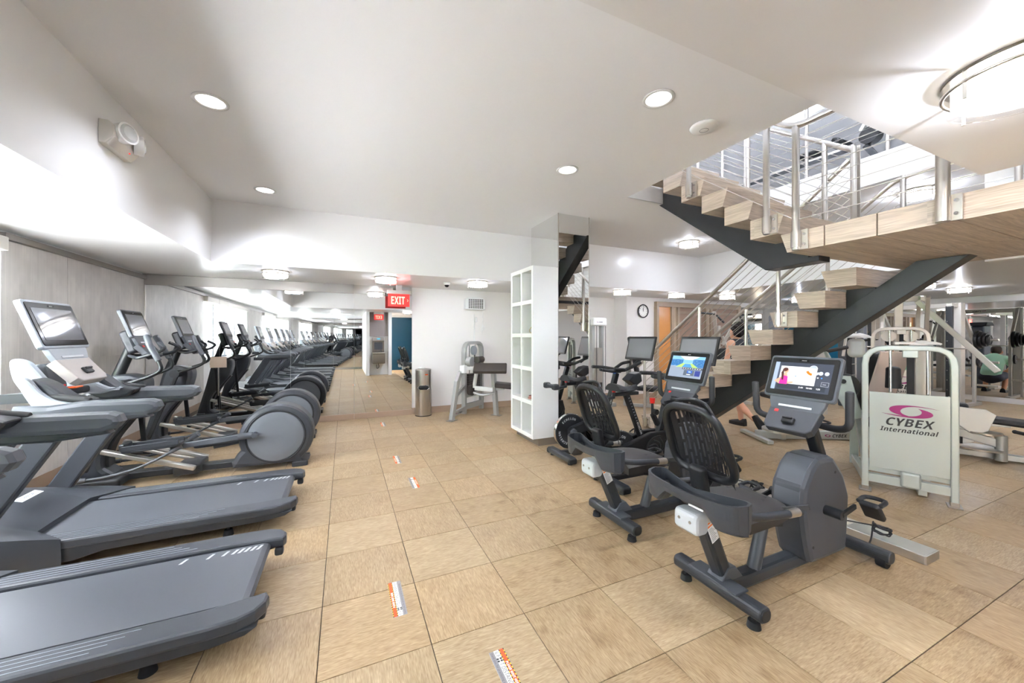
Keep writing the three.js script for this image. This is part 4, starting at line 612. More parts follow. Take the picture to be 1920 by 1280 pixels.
  part(t, 'saddle', M.black, [dome(14, 10, (a, b) => { const z = b - 0.5, hw = 0.075 + 0.15 * Math.pow(1 - a, 1.8), e = Math.abs(z) * 2; return [2.46 + 0.3 * a, 1.005 + 0.02 * Math.cos(a * 5.5) - 0.05 * Math.pow(e, 3) - 0.02 * Math.pow(a, 5), Z(z * hw)]; }, 0.95)]);
  part(t, 'weight_cradle', M.charDark, [sweep([[2.5, 0.88, Z(-0.03)], [2.36, 0.86, Z(-0.03)], [2.3, 0.89, Z(-0.03)]], 0.018, 8, 0.03), bar(V(2.27, 0.9, Z(-0.13)), V(2.27, 0.9, Z(0.13)), 0.05, 0.05, 0.02), box(0.08, 0.07, 0.07, 2.27, 0.9, Z(0.1), 0.02), box(0.08, 0.07, 0.07, 2.27, 0.9, Z(-0.1), 0.02)]);
  part(t, 'seat_knob', M.red, [cyl(V(2.5, 0.93, Z(-0.03)), V(2.5, 0.985, Z(-0.03)), 0.018, 0.024, 10)]);
  // front post
  const fp = part(t, 'front_post', M.blackMetal, [bar(V(3.06, 0.42, zc), V(3.25, 1.02, zc), 0.06, 0.07, 0.014)]);
  const cm = M.markConnect ??= ech(320, 48, (g) => { g.fillStyle = '#f0f0f0'; g.font = 'bold 40px sans-serif'; g.textAlign = 'center'; g.fillText('CONNECT', 160, 38); });
  const fd = V(0.19, 0.6, 0).normalize(); part(t, 'post_lettering', cm, [basis(quad(0.27, 0.04), V(3.15, 0.7, Z(0.0312)), fd, V(-fd.y, fd.x, 0))], fp);
  const kb = part(t, 'brake_mount', M.blackMetal, [bar(V(3.06, 0.55, zc), V(2.985, 0.68, zc), 0.05, 0.05, 0.015), cyl(V(2.985, 0.66, zc), V(2.985, 0.8, zc), 0.014), disc(V(3.0, 0.7, Z(0.03)), V(0, 0, 1), 0.03, 0.04)]); part(t, 'brake_knob', M.red, [cyl(V(2.985, 0.79, zc), V(2.985, 0.845, zc), 0.024, 0.03, 12)], kb);
  part(t, 'height_lamp', new THREE.MeshStandardMaterial({ color: 0x2b6fe8, emissive: 0x2b6fe8, emissiveIntensity: 0.8 }), [box(0.03, 0.02, 0.05, 3.2, 1.03, zc + 0.02, 0.006)]);
  for (const s of [1, -1]) part(t, 'handlebar', M.grip, [sweep([[3.26, 1.05, zc], [3.3, 1.06, Z(s * 0.1)], [3.2, 1.08, Z(s * 0.22)], [3.04, 1.09, Z(s * 0.23)]], 0.022, 10, 0.05), sweep([[3.3, 1.06, Z(s * 0.1)], [3.46, 1.13, Z(s * 0.14)], [3.56, 1.15, Z(s * 0.1)]], 0.021, 10, 0.04), sweep([[3.28, 1.04, Z(s * 0.04)], [3.12, 1.05, Z(s * 0.1)], [3.02, 1.07, Z(s * 0.03)]], 0.02, 10, 0.05)]);
  part(t, 'bottle_holder', M.charDark, [ext([[3.4, 0.92], [3.5, 1.0], [3.6, 1.02], [3.62, 0.9], [3.52, 0.84]], 0.16, zc, 0.015)]);
  // monitor
  const mv = V(0.1, 0.36, 0).normalize(), mo = V(3.66, 1.335, zc), n = V(0, 0, 1).cross(mv);
  const bx = part(t, 'monitor', M.black, [basis(box(0.5, 0.325, 0.028, 0, 0, 0, 0.008), mo, V(0, 0, 1), mv), cyl(V(3.5, 1.08, zc), V(3.68, 1.2, zc), 0.022)]);
  part(t, 'screen', M.screenOff, [basis(quad(0.455, 0.265), mo.clone().addScaledVector(n, 0.0145), V(0, 0, 1), mv)], bx);
  return t;
}
{ const a = makeSpin(-3.93); copy(a, [3.0, 0, -3.03], 'black spinning bike with a tablet screen between the recumbent bike and the column-side bike', a.userData.group); }

// ---------- the stair ----------
{
  const t = thing('staircase', 'open oak stair with black steel stringers, stainless posts and cable railing', 'staircase', [4.4, 0, -3.0]);
  const R = 0.197, Gn = 0.258;
  const tread = (z0, yTop, x0, x1, dir) => { // dir +1: nosing faces -Z (lower flight), -1: nosing faces +Z
    const p = dir > 0 ? [[z0, yTop], [z0, yTop - 0.175], [z0 - 0.238, yTop - 0.175], [z0 - 0.295, yTop]] : [[z0, yTop], [z0 - 0.057, yTop - 0.175], [z0 - 0.295, yTop - 0.175], [z0 - 0.295, yTop]];
    const g = extX(p, x1 - x0, (x0 + x1) / 2, 0.002); return boxUV(g, 0.9);
  };
  for (let k = 1; k <= 11; k++) part(t, 'tread', M.oak, [tread(-(4.53 - Gn * (k - 1)), R * k, 4.507, 5.4, 1)]);
  for (let k = 1; k <= 6; k++) part(t, 'tread', M.oak, [tread(-(1.965 + Gn * (k - 1)), 2.363 + R * k - (k === 6 ? 0.002 : 0), 3.41, 4.32, -1)]);
  // landing boxed in oak boards with open joints
  const zs = [-1.98, -1.676, -1.36, -0.98, -0.6];
  for (let k = 0; k < 4; k++) { const z0 = zs[k] + 0.004, z1 = zs[k + 1] - 0.004, g = extX(k === 0 ? [[z1, 2.363], [z1, 2.205], [z0 + 0.03, 2.205], [z0 - 0.02, 2.363]] : [[z1, 2.363], [z1, 2.205], [z0, 2.205], [z0, 2.363]], 1.99, 4.405, 0.002); part(t, 'landing_board', M.oak, [boxUV(g, 0.9)]); }
  part(t, 'landing_core', M.black, [bb(3.45, 5.36, 2.22, 2.34, -1.97, -0.62)]);
  // stringers
  part(t, 'stringer', M.stringer, [extX([[-1.33, 2.2], [-1.66, 2.2], [-4.545, 0], [-4.204, 0]], 0.17, 4.955, 0.004)]);
  part(t, 'stringer', M.stringer, [extX([[-1.9, 2.205], [-1.9, 2.16], [-2.36, 2.15], [-3.75, 3.24], [-3.75, 3.5], [-3.3, 3.32], [-1.98, 2.36], [-1.98, 2.205]], 0.17, 3.87, 0.004)]);
  for (let k = 1; k <= 11; k++) { const z = -(4.53 - Gn * (k - 1)), y = R * k - 0.175; part(t, 'tread_bracket', M.stringer, [extX([[z - 0.01, y], [z - 0.25, y], [z - 0.25, y - 0.25], [z - 0.01, y - 0.25]].map(([a, b]) => [a, Math.max(0, b)]), 0.14, 4.955, 0.003)]); }
  for (let k = 1; k <= 5; k++) { const z = -(1.965 + Gn * (k - 1)), y = 2.363 + R * k - 0.175; part(t, 'tread_bracket', M.stringer, [extX([[z - 0.05, y], [z - 0.28, y], [z - 0.28, y - 0.04], [z - 0.05, y - 0.2]], 0.14, 3.87, 0.003)]); }
  // posts, plates, rails, cables
  const post = (x, z, y0, y1, r = 0.022) => part(t, 'post', M.steel, [cyl(V(x, y0, z), V(x, y1, z), r, r, 18)]);
  const plate = (x, z, y0, s) => { part(t, 'post_plate', M.steel, [bb(Math.min(x + s * 0.02, x + s * 0.036), Math.max(x + s * 0.02, x + s * 0.036), y0, y0 + 0.16, z - 0.035, z + 0.075, 0.002), cyl(V(x, y0 + 0.02, z), V(x, y0 + 0.15, z), 0.034, 0.034, 18)]); for (const y of [0.04, 0.12]) part(t, 'bolt', M.chrome, [cyl(V(x + s * 0.02, y0 + y, z + 0.052), V(x + s * 0.008, y0 + y, z + 0.052), 0.012, 0.01, 12)]); };
  const nose = (d) => R * (1 + (4.825 - d) / Gn);                      // lower nosing line
  const rail = (d) => nose(d) + 0.84, rise = (d) => 3.21 + 0.762 * (d - 1.86);
  for (const [x, s] of [[4.465, 1], [5.442, -1]]) for (const d of [4.7, 3.67, 2.637]) { const k = Math.max(1, Math.round((4.68 - d) / Gn) + 1), y = Math.max(0, R * k - 0.165); post(x, -d, y, rail(d)); plate(x, -d, y, s); }
  for (const d of [2.09, 2.9]) { const k = Math.round((d - 2.1) / Gn) + 1, y = 2.363 + R * k - 0.17; post(3.37, -d, y, rise(d), 0.026); plate(3.37, -d, y, 1); }
  for (const d of [1.856, 1.03]) { post(3.37, -d, 2.205, 3.21, d < 1.5 ? 0.033 : 0.027); plate(3.37, -d, 2.205, 1); }
  for (const d of [1.93, 2.165, 2.95]) post(4.41, -d, d < 2 ? 2.363 : 2.363 + R * (Math.round((d - 2.1) / Gn) + 1), d < 2 ? 3.3 : rise(d), 0.024);
  part(t, 'flat_post', M.steel, [bb(4.46, 4.468, 2.363, 3.32, -1.96, -1.9, 0.002)]);
  for (const d of [1.95, 1.2]) post(5.43, -d, 2.363, 3.21, 0.024);
  const hr = (pts, r = 0.024) => part(t, 'handrail', M.steel, [sweep(pts, r, 14, 0.08)]);
  hr([[4.465, rail(4.85) - 0.02, -4.85], [4.465, rail(1.98), -1.98]]); hr([[5.442, rail(4.85) - 0.02, -4.85], [5.442, rail(2.02), -2.02], [5.442, 3.21, -1.75], [5.442, 3.21, -0.62]]);
  hr([[3.37, 3.21, -0.62], [3.37, 3.21, -1.86], [3.37, rise(3.4), -3.4]]); hr([[4.41, rise(1.93), -1.93], [4.41, rise(3.5), -3.5]]);
  const cable = (pts) => part(t, 'cable', M.steel, [sweep(pts, 0.0036, 5, 0.02)]);
  for (let k = 1; k <= 8; k++) { const o = 0.095 * k; cable([[4.465, rail(4.7) - o, -4.7], [4.465, rail(1.95) - o, -1.95]]); cable([[5.442, rail(4.7) - o, -4.7], [5.442, rail(2.0) - o, -2.0], [5.442, Math.max(2.4, 3.21 - o), -1.75], [5.442, Math.max(2.4, 3.21 - o), -0.62]]); cable([[3.37, 3.21 - o, -0.62], [3.37, 3.21 - o, -1.86]]); cable([[3.37, 3.21 - o, -1.86], [3.37, rise(3.3) - o, -3.3]]); cable([[4.41, rise(1.93) - o, -1.93], [4.41, rise(3.4) - o, -3.4]]); }
}
// guard rail round the opening on the upper floor
{
  const t = thing('upper_guard_rail', 'stainless cable guard rail on the upper floor beyond the stair opening', 'railing', [5.3, 3.545, -3.7]);
  const P = [[4.5, -3.72], [5.0, -3.72], [5.5, -3.72], [5.5, -2.9], [5.5, -2.1], [5.5, -1.3]];
  for (const [x, z] of P) part(t, 'post', M.steel, [cyl(V(x, 3.545, z), V(x, 4.6, z), 0.02)]);
  part(t, 'top_rail', M.steel, [sweep([[4.5, 4.6, -3.72], [5.5, 4.6, -3.72], [5.5, 4.6, -1.3]], 0.022, 12, 0.04)]);
  for (let k = 1; k < 9; k++) part(t, 'cable', M.steel, [sweep([[4.5, 3.545 + k * 0.115, -3.72], [5.5, 3.545 + k * 0.115, -3.72], [5.5, 3.545 + k * 0.115, -1.3]], 0.0028, 5, 0.02)]);
}
// rowing machine on the upper floor
{
  const t = thing('rowing_machine', 'dark rowing machine on the upper floor behind the cable railing', 'rower', [6.0, 3.545, -3.4]);
  part(t, 'rail', M.alu, [bar(V(6.0, 3.98, -4.3), V(6.0, 3.93, -2.6), 0.09, 0.07, 0.01)]); part(t, 'rail_side', M.charDark, [bar(V(5.95, 3.95, -4.3), V(5.95, 3.9, -2.6), 0.02, 0.05, 0.004)]);
  part(t, 'seat', M.black, [box(0.3, 0.06, 0.24, 6.0, 4.03, -3.1, 0.025)]); part(t, 'flywheel_cover', M.black, [disc(V(6.0, 4.0, -2.45), V(1, 0, 0), 0.1, 0.12)]); part(t, 'foot_rest', M.black, [box(0.4, 0.12, 0.1, 6.0, 4.02, -2.75, 0.03, 0.5)]); part(t, 'monitor_arm', M.alu, [bar(V(6.0, 4.1, -2.55), V(6.0, 4.55, -2.3), 0.05, 0.04)]); part(t, 'monitor', M.black, [box(0.22, 0.16, 0.04, 6.0, 4.58, -2.35, 0.015, 0.4)]);
  part(t, 'leg', M.charDark, [bar(V(6.0, 3.97, -4.2), V(6.0, 3.545, -4.2), 0.06, 0.06)]); part(t, 'leg', M.charDark, [bar(V(6.0, 3.9, -2.5), V(6.0, 3.545, -2.3), 0.06, 0.06), bb(5.75, 6.25, 3.545, 3.6, -2.34, -2.26, 0.01)]);
}

// ---------- strength machines ----------
const logoCybex = (W, H, intl) => printMat(W, H, (g) => {
  const cx = W * 0.5, s = W / 400;
  g.fillStyle = '#8d0f63'; g.save(); g.translate(cx + 10 * s, 62 * s); g.transform(1, 0.04, -0.15, 1, 0, 0);
  g.beginPath(); g.moveTo(165 * s, -36 * s); g.bezierCurveTo(40 * s, -62 * s, -120 * s, -52 * s, -120 * s, -6 * s); g.bezierCurveTo(-120 * s, 24 * s, -60 * s, 42 * s, 30 * s, 50 * s); g.lineTo(-10 * s, 36 * s); g.bezierCurveTo(-70 * s, 22 * s, -70 * s, -30 * s, 20 * s, -42 * s); g.bezierCurveTo(60 * s, -46 * s, 110 * s, -42 * s, 165 * s, -36 * s); g.fill();
  g.beginPath(); g.moveTo(-165 * s, 36 * s); g.bezierCurveTo(-40 * s, 62 * s, 125 * s, 58 * s, 135 * s, 14 * s); g.bezierCurveTo(138 * s, -8 * s, 100 * s, -24 * s, 45 * s, -30 * s); g.bezierCurveTo(90 * s, -6 * s, 75 * s, 34 * s, 0, 40 * s); g.bezierCurveTo(-60 * s, 44 * s, -110 * s, 40 * s, -165 * s, 36 * s); g.fill(); g.restore();
  g.fillStyle = '#161616'; g.textAlign = 'center'; g.font = `italic bold ${92 * s}px sans-serif`; g.fillText('CYBEX', cx, 192 * s); if (intl) { g.font = `italic bold ${52 * s}px sans-serif`; g.fillText('International', cx, 246 * s); }
});
M.logoBig = logoCybex(800, 520, true);
M.logoLine = printMat(512, 96, (g) => { g.fillStyle = '#8d0f63'; g.beginPath(); g.ellipse(56, 48, 50, 22, 0.1, 0, 7); g.fill(); g.globalCompositeOperation = 'destination-out'; g.beginPath(); g.ellipse(58, 48, 30, 14, 0, 0, 7); g.fill(); g.globalCompositeOperation = 'source-over'; g.fillStyle = '#161616'; g.font = 'italic bold 84px sans-serif'; g.fillText('CYBEX', 130, 78); });
// tower with arched frame, weight stack and printed front guard; built about the origin facing +z
function towerParts(t, h, w, fm, panel = true) {
  const hw = w / 2;
  part(t, 'arch_frame', fm, [strip([[-hw, 0.03], [-hw, h], [hw, h], [hw, 0.03]], 0.05, 0.07, 0, 0.16, 0.008)]);
  for (const s of [-1, 1]) { part(t, 'foot_plate', M.steelDark, [box(0.09, 0.012, 0.13, s * hw, 0.006, 0.0, 0.003), box(0.055, 0.035, 0.075, s * hw, 0.028, 0, 0.004)]); }
  part(t, 'cross_bar', fm, [bb(-hw + 0.02, hw - 0.02, 0.09, 0.17, -0.035, 0.025, 0.006)]); part(t, 'cross_bar', fm, [bb(-hw + 0.02, hw - 0.02, 0.19, 0.25, -0.045, 0.0, 0.006)]);
  for (const x of [-0.11, 0.13]) part(t, 'guide_rod', M.chrome, [cyl(V(x, 0.2, -0.03), V(x, h - 0.02, -0.03), 0.011, 0.011, 12)]);
  part(t, 'pulley_bracket', fm, [bb(-0.03, 0.07, h - 0.09, h - 0.02, -0.06, 0.02, 0.006)]); part(t, 'belt', M.rubber, [bb(-0.004, 0.044, 0.12, h - 0.06, -0.02, 0.002, 0.003)]);
  part(t, 'lower_pulley', fm, [bb(-0.045, 0.085, 0.1, 0.24, -0.02, 0.06, 0.02)]);
  for (let k = 0; k < 9; k++) part(t, 'weight_plate', M.black, [bb(-0.2, 0.22, 0.27 + k * 0.052, 0.318 + k * 0.052, -0.09, -0.045, 0.003)]);
  if (panel) { const g = part(t, 'guard_panel', fm, [bb(-hw + 0.03, hw - 0.03, 0.24, 0.965, 0.026, 0.034, 0.003)]); part(t, 'logo_print', M.logoBig, [quad(0.44, 0.286).translate(0.0, 0.73, 0.0352)], g); part(t, 'panel_fold', fm, [bb(hw - 0.034, hw - 0.026, 0.24, 0.965, -0.03, 0.034, 0.003)], g); }
}
{ // leg machine with the big logo panel
  const t = thing('leg_curl_machine', 'silver leg machine with a large logo panel and towels on top', 'weight machine'); const f = M.frameGreen;
  towerParts(t, 1.39, 0.573, f);
  part(t, 'rear_upright', f, [bb(-0.42, -0.34, 0, 0.62, -1.03, -0.93, 0.008), bb(-0.3, -0.22, 0.25, 0.72, -0.98, -0.9, 0.008)]); part(t, 'base_bar', f, [bar(V(-0.287, 0.12, -0.03), V(-0.38, 0.06, -0.95), 0.05, 0.09, 0.008)]); part(t, 'base_bar', f, [bar(V(0.1, 0.07, -0.03), V(0.05, 0.07, -1.3), 0.06, 0.08, 0.008)]); part(t, 'base_bar', f, [bar(V(-0.42, 0.04, -1.0), V(0.35, 0.04, -1.0), 0.06, 0.06, 0.008)]);
  part(t, 'back_column', M.frameWarm, [bb(0.08, 0.19, 0.05, 1.36, -0.55, -0.45, 0.01)]);
  part(t, 'diagonal_brace', f, [bar(V(-0.36, 0.62, -0.95), V(-0.28, 0.2, -0.1), 0.05, 0.07, 0.008)]);
  // pivot cam at the left
  const cam = part(t, 'pivot_cam', M.black, [disc(V(-0.45, 0.95, -0.55), V(0, 0, 1), 0.13, 0.06)]); part(t, 'cam_arm', f, [ext([[-0.53, 1.06], [-0.4, 1.06], [-0.3, 0.62], [-0.4, 0.58], [-0.55, 0.9]], 0.03, -0.5, 0.006)], cam); part(t, 'cam_bolt', M.black, [cyl(V(-0.46, 1.0, -0.485), V(-0.46, 1.0, -0.465), 0.025)], cam);
  part(t, 'roller_arm', f, [bar(V(-0.48, 1.0, -0.52), V(-0.62, 1.32, -0.6), 0.035, 0.035, 0.01)]); part(t, 'grip_handle', M.grip, [cyl(V(-0.62, 1.32, -0.6), V(-0.44, 1.37, -0.8), 0.022)]);
  part(t, 'back_pad', M.black, [box(0.34, 0.75, 0.1, -0.16, 0.98, -0.85, 0.04, 0.42, 0.5)]); part(t, 'seat_pad', M.black, [box(0.42, 0.09, 0.4, -0.05, 0.56, -0.62, 0.035)]);
  part(t, 'roller_pad', M.black, [cyl(V(-0.08, 0.98, -0.3), V(-0.08, 1.17, -0.3), 0.06, 0.055, 20), ball(-0.08, 1.17, -0.3, 0.055, 1, 0.5, 1)]);
  part(t, 'head_bracket', M.white, [box(0.16, 0.22, 0.16, -0.36, 1.36, -0.95, 0.05)]);
  t.position.set(4.786, 0, -1.69); t.rotation.y = -67.2 * Math.PI / 180;
  const at = (x, y, z) => V(x, y, z).applyEuler(new THREE.Euler(0, t.rotation.y, 0)).add(t.position);
  const cloth = (w, d, h, wav, s) => dome(18, 12, (a, b) => { const x = (a - 0.5) * w, z = (b - 0.5) * d, e = Math.max(Math.abs(a - 0.5), Math.abs(b - 0.5)) * 2; return [x + 0.02 * vn(a * 4, b * 4, s), h * (1 - Math.pow(e, 4)) + wav * (vn(a * 5, b * 4, s + 1) - 0.3), z + 0.02 * vn(a * 4, b * 4, s + 2)]; }, 0);
  const putCloth = (g, p, label, m = M.towel) => { const o = single('towel', m, [g], label, 'towel'); o.position.copy(p); o.rotation.y = t.rotation.y; return o; };
  putCloth(cloth(0.3, 0.14, 0.02, 0.03, 3), at(0.06, 1.416, 0), 'white paper towel crumpled on the arched frame of the large logo machine');
  putCloth(cloth(0.2, 0.2, 0.05, 0.03, 8), at(0.13, 1.361, -0.5), 'white towel bunched on the post behind the large logo panel');
  putCloth(cloth(0.24, 0.2, 0.04, 0.03, 12), at(-0.36, 1.471, -0.95), 'white towel draped on the white head bracket of the leg machine');
  { const o = single('towel', M.towelPink, [dome(10, 16, (a, b) => { const y = (a - 0.5) * 0.26; return [y, 0.012 + 0.01 * vn(a * 3, b * 6, 4), (b - 0.5) * 0.78]; }, 0)], 'pale pink towel draped down the leaning back pad of the leg machine', 'towel'); o.position.copy(at(-0.13, 0.98, -0.79)); o.rotation.set(0, 0, 0); o.rotation.order = 'YXZ'; o.rotation.y = t.rotation.y + 0.5; o.rotation.x = 1.571 + 0.42; }
}
{ // second tower further back
  const t = thing('pulldown_machine', 'silver machine with curved overhead arms and a logo panel behind the leg machine', 'weight machine'), f = M.frameWarm; towerParts(t, 1.62, 0.62, f);
  for (const s of [-1, 1]) { part(t, 'overhead_arm', M.frameWarm, [stripX([[0.12, 2.08], [-0.2, 2.12], [-0.55, 1.9], [-0.62, 1.45]], 0.06, 0.05, s * 0.24, 0.2)]); part(t, 'long_brace', M.frameWarm, [bar(V(s * 0.2, 2.05, -0.1), V(s * 0.2 + 0.75, 1.0, 0.15), 0.05, 0.07, 0.01)].slice(s > 0 ? 0 : 1).concat(s > 0 ? [] : [bar(V(-0.2, 2.0, -0.1), V(-0.2, 1.6, 0), 0.05, 0.05, 0.01)])); part(t, 'side_arm', f, [stripX([[-0.2, 1.4], [-0.1, 1.75], [0.1, 2.1]], 0.05, 0.05, s * 0.3, 0.1)]); part(t, 'grip_handle', M.grip, [cyl(V(s * 0.24, 1.45, -0.62), V(s * 0.42, 1.42, -0.7), 0.02)]); part(t, 'cam', f, [disc(V(s * 0.12, 1.5, -0.12), V(0, 0, 1), 0.09, 0.03)]); }
  part(t, 'mast', f, [bb(-0.05, 0.05, 0, 2.14, -0.3, -0.2, 0.008)]); part(t, 'top_beam', f, [bb(-0.32, 0.32, 2.06, 2.14, -0.3, -0.2, 0.008)]); part(t, 'seat_pad', M.black, [box(0.4, 0.08, 0.4, 0, 0.52, -0.75, 0.03)]); part(t, 'base_bar', f, [bb(-0.04, 0.04, 0, 0.08, -1.1, 0, 0.008)]); part(t, 'seat_post', f, [bb(-0.04, 0.04, 0.06, 0.5, -0.8, -0.72, 0.006)]);
  t.position.set(8.1, 0, -2.95); t.rotation.y = -67.2 * Math.PI / 180;
}
{ // thigh machine, low with padded seat
  const t = thing('thigh_machine', 'low silver thigh machine with black seat and pivot plates by the logo machine', 'weight machine'), f = M.frame;
  part(t, 'shield_plate', M.frame, [ext([[-0.62, 0.62], [-0.3, 0.62], [-0.22, 0.56], [-0.28, 0.36], [-0.4, 0.3], [-0.62, 0.5]], 0.02, 0.1, 0.005).translate(0.4, 0, 0.06), ext([[-0.5, 0.62], [-0.3, 0.6], [-0.34, 0.2], [-0.5, 0.14]], 0.05, 0.02, 0.006).translate(0.36, 0, 0.06)]); part(t, 'base_beam', f, [bar(V(-0.75, 0.05, 0), V(0.75, 0.05, 0), 0.09, 0.07, 0.01)]); part(t, 'base_foot', f, [bar(V(0.75, 0.04, -0.3), V(0.75, 0.04, 0.3), 0.08, 0.05, 0.01)]); part(t, 'base_foot', f, [bar(V(-0.7, 0.04, -0.3), V(-0.7, 0.04, 0.3), 0.08, 0.05, 0.01)]);
  part(t, 'lever_arm', f, [bar(V(-0.55, 0.42, 0.08), V(0.2, 0.22, 0.12), 0.05, 0.1, 0.01)]); part(t, 'lever_arm', f, [strip([[-0.3, 0.12], [-0.1, 0.36], [0.1, 0.44], [0.3, 0.44]], 0.05, 0.05, 0.06, 0.12)]);
  part(t, 'pivot_post', f, [cyl(V(0.22, 0.02, 0.12), V(0.22, 0.32, 0.12), 0.05)]); part(t, 'pivot_disc', M.steel, [disc(V(0.05, 0.14, 0.1), V(0, 1, 0), 0.2, 0.02), disc(V(0.1, 0.33, 0.1), V(0, 1, 0), 0.14, 0.02)]); part(t, 'stop_bumper', M.black, [bb(-0.3, -0.2, 0.12, 0.28, 0.2, 0.3, 0.015)]); part(t, 'spring_pin', M.black, [cyl(V(-0.15, 0.08, 0.2), V(-0.15, 0.16, 0.2), 0.03), cyl(V(-0.1, 0.18, 0.18), V(-0.1, 0.26, 0.18), 0.02)]);
  part(t, 'seat_pad', M.black, [box(0.62, 0.07, 0.32, 0.35, 0.47, -0.02, 0.03, 0, 0, -0.06)]); part(t, 'back_pad', M.seat, [box(0.1, 0.5, 0.32, 0.78, 0.72, -0.02, 0.04, 0, 0, -0.25)]); part(t, 'seat_support', f, [strip([[0.75, 0.62], [0.62, 0.42], [0.7, 0.05]], 0.09, 0.05, 0, 0.12)]); part(t, 'side_handle', M.grip, [cyl(V(0.3, 0.4, 0.24), V(0.6, 0.34, 0.24), 0.02), ball(0.3, 0.4, 0.24, 0.022)]); part(t, 'stack_cover', M.frameWarm, [bb(-0.95, -0.72, 0, 0.6, -0.25, 0.25, 0.02)]);
  part(t, 'knee_pad', M.black, [box(0.3, 0.08, 0.16, -0.15, 0.6, -0.15, 0.03)]);
  t.position.set(7.15, 0, -1.95); t.rotation.y = -68 * Math.PI / 180;
}
{ // rotary torso base left of the logo machine
  const t = thing('rotary_torso_machine', 'silver machine base with a round turning plate and logo lettering on the floor', 'weight machine'), f = M.frame;
  part(t, 'base_beam', f, [bb(-0.7, 0.75, 0.01, 0.12, -0.05, 0.05, 0.008)]); part(t, 'lettering', M.logoLine, [quad(0.4, 0.075).translate(0.42, 0.065, 0.0515)]); part(t, 'turn_plate', M.steel, [disc(V(-0.35, 0.13, 0), V(0, 1, 0), 0.24, 0.03), disc(V(-0.35, 0.06, 0), V(0, 1, 0), 0.06, 0.12)]); part(t, 'foot_bar', f, [bb(-0.75, -0.67, 0.01, 0.06, -0.35, 0.35, 0.008)]); part(t, 'strut', f, [bar(V(0.05, 0.1, 0), V(-0.25, 0.55, -0.25), 0.06, 0.05, 0.01)]); part(t, 'seat_pad', M.black, [box(0.36, 0.08, 0.36, -0.35, 0.62, -0.05, 0.03)]); part(t, 'seat_post', f, [cyl(V(-0.35, 0.14, -0.03), V(-0.35, 0.6, -0.03), 0.035)]); part(t, 'knob', M.steelDark, [ball(0.1, 0.16, 0.05, 0.035)]); part(t, 'stop_bar', M.red, [bb(-0.45, -0.3, 0.145, 0.16, 0.08, 0.16, 0.003)]);
  t.position.set(6.15, 0, -3.25); t.rotation.y = -67.2 * Math.PI / 180 + 0.7;
}
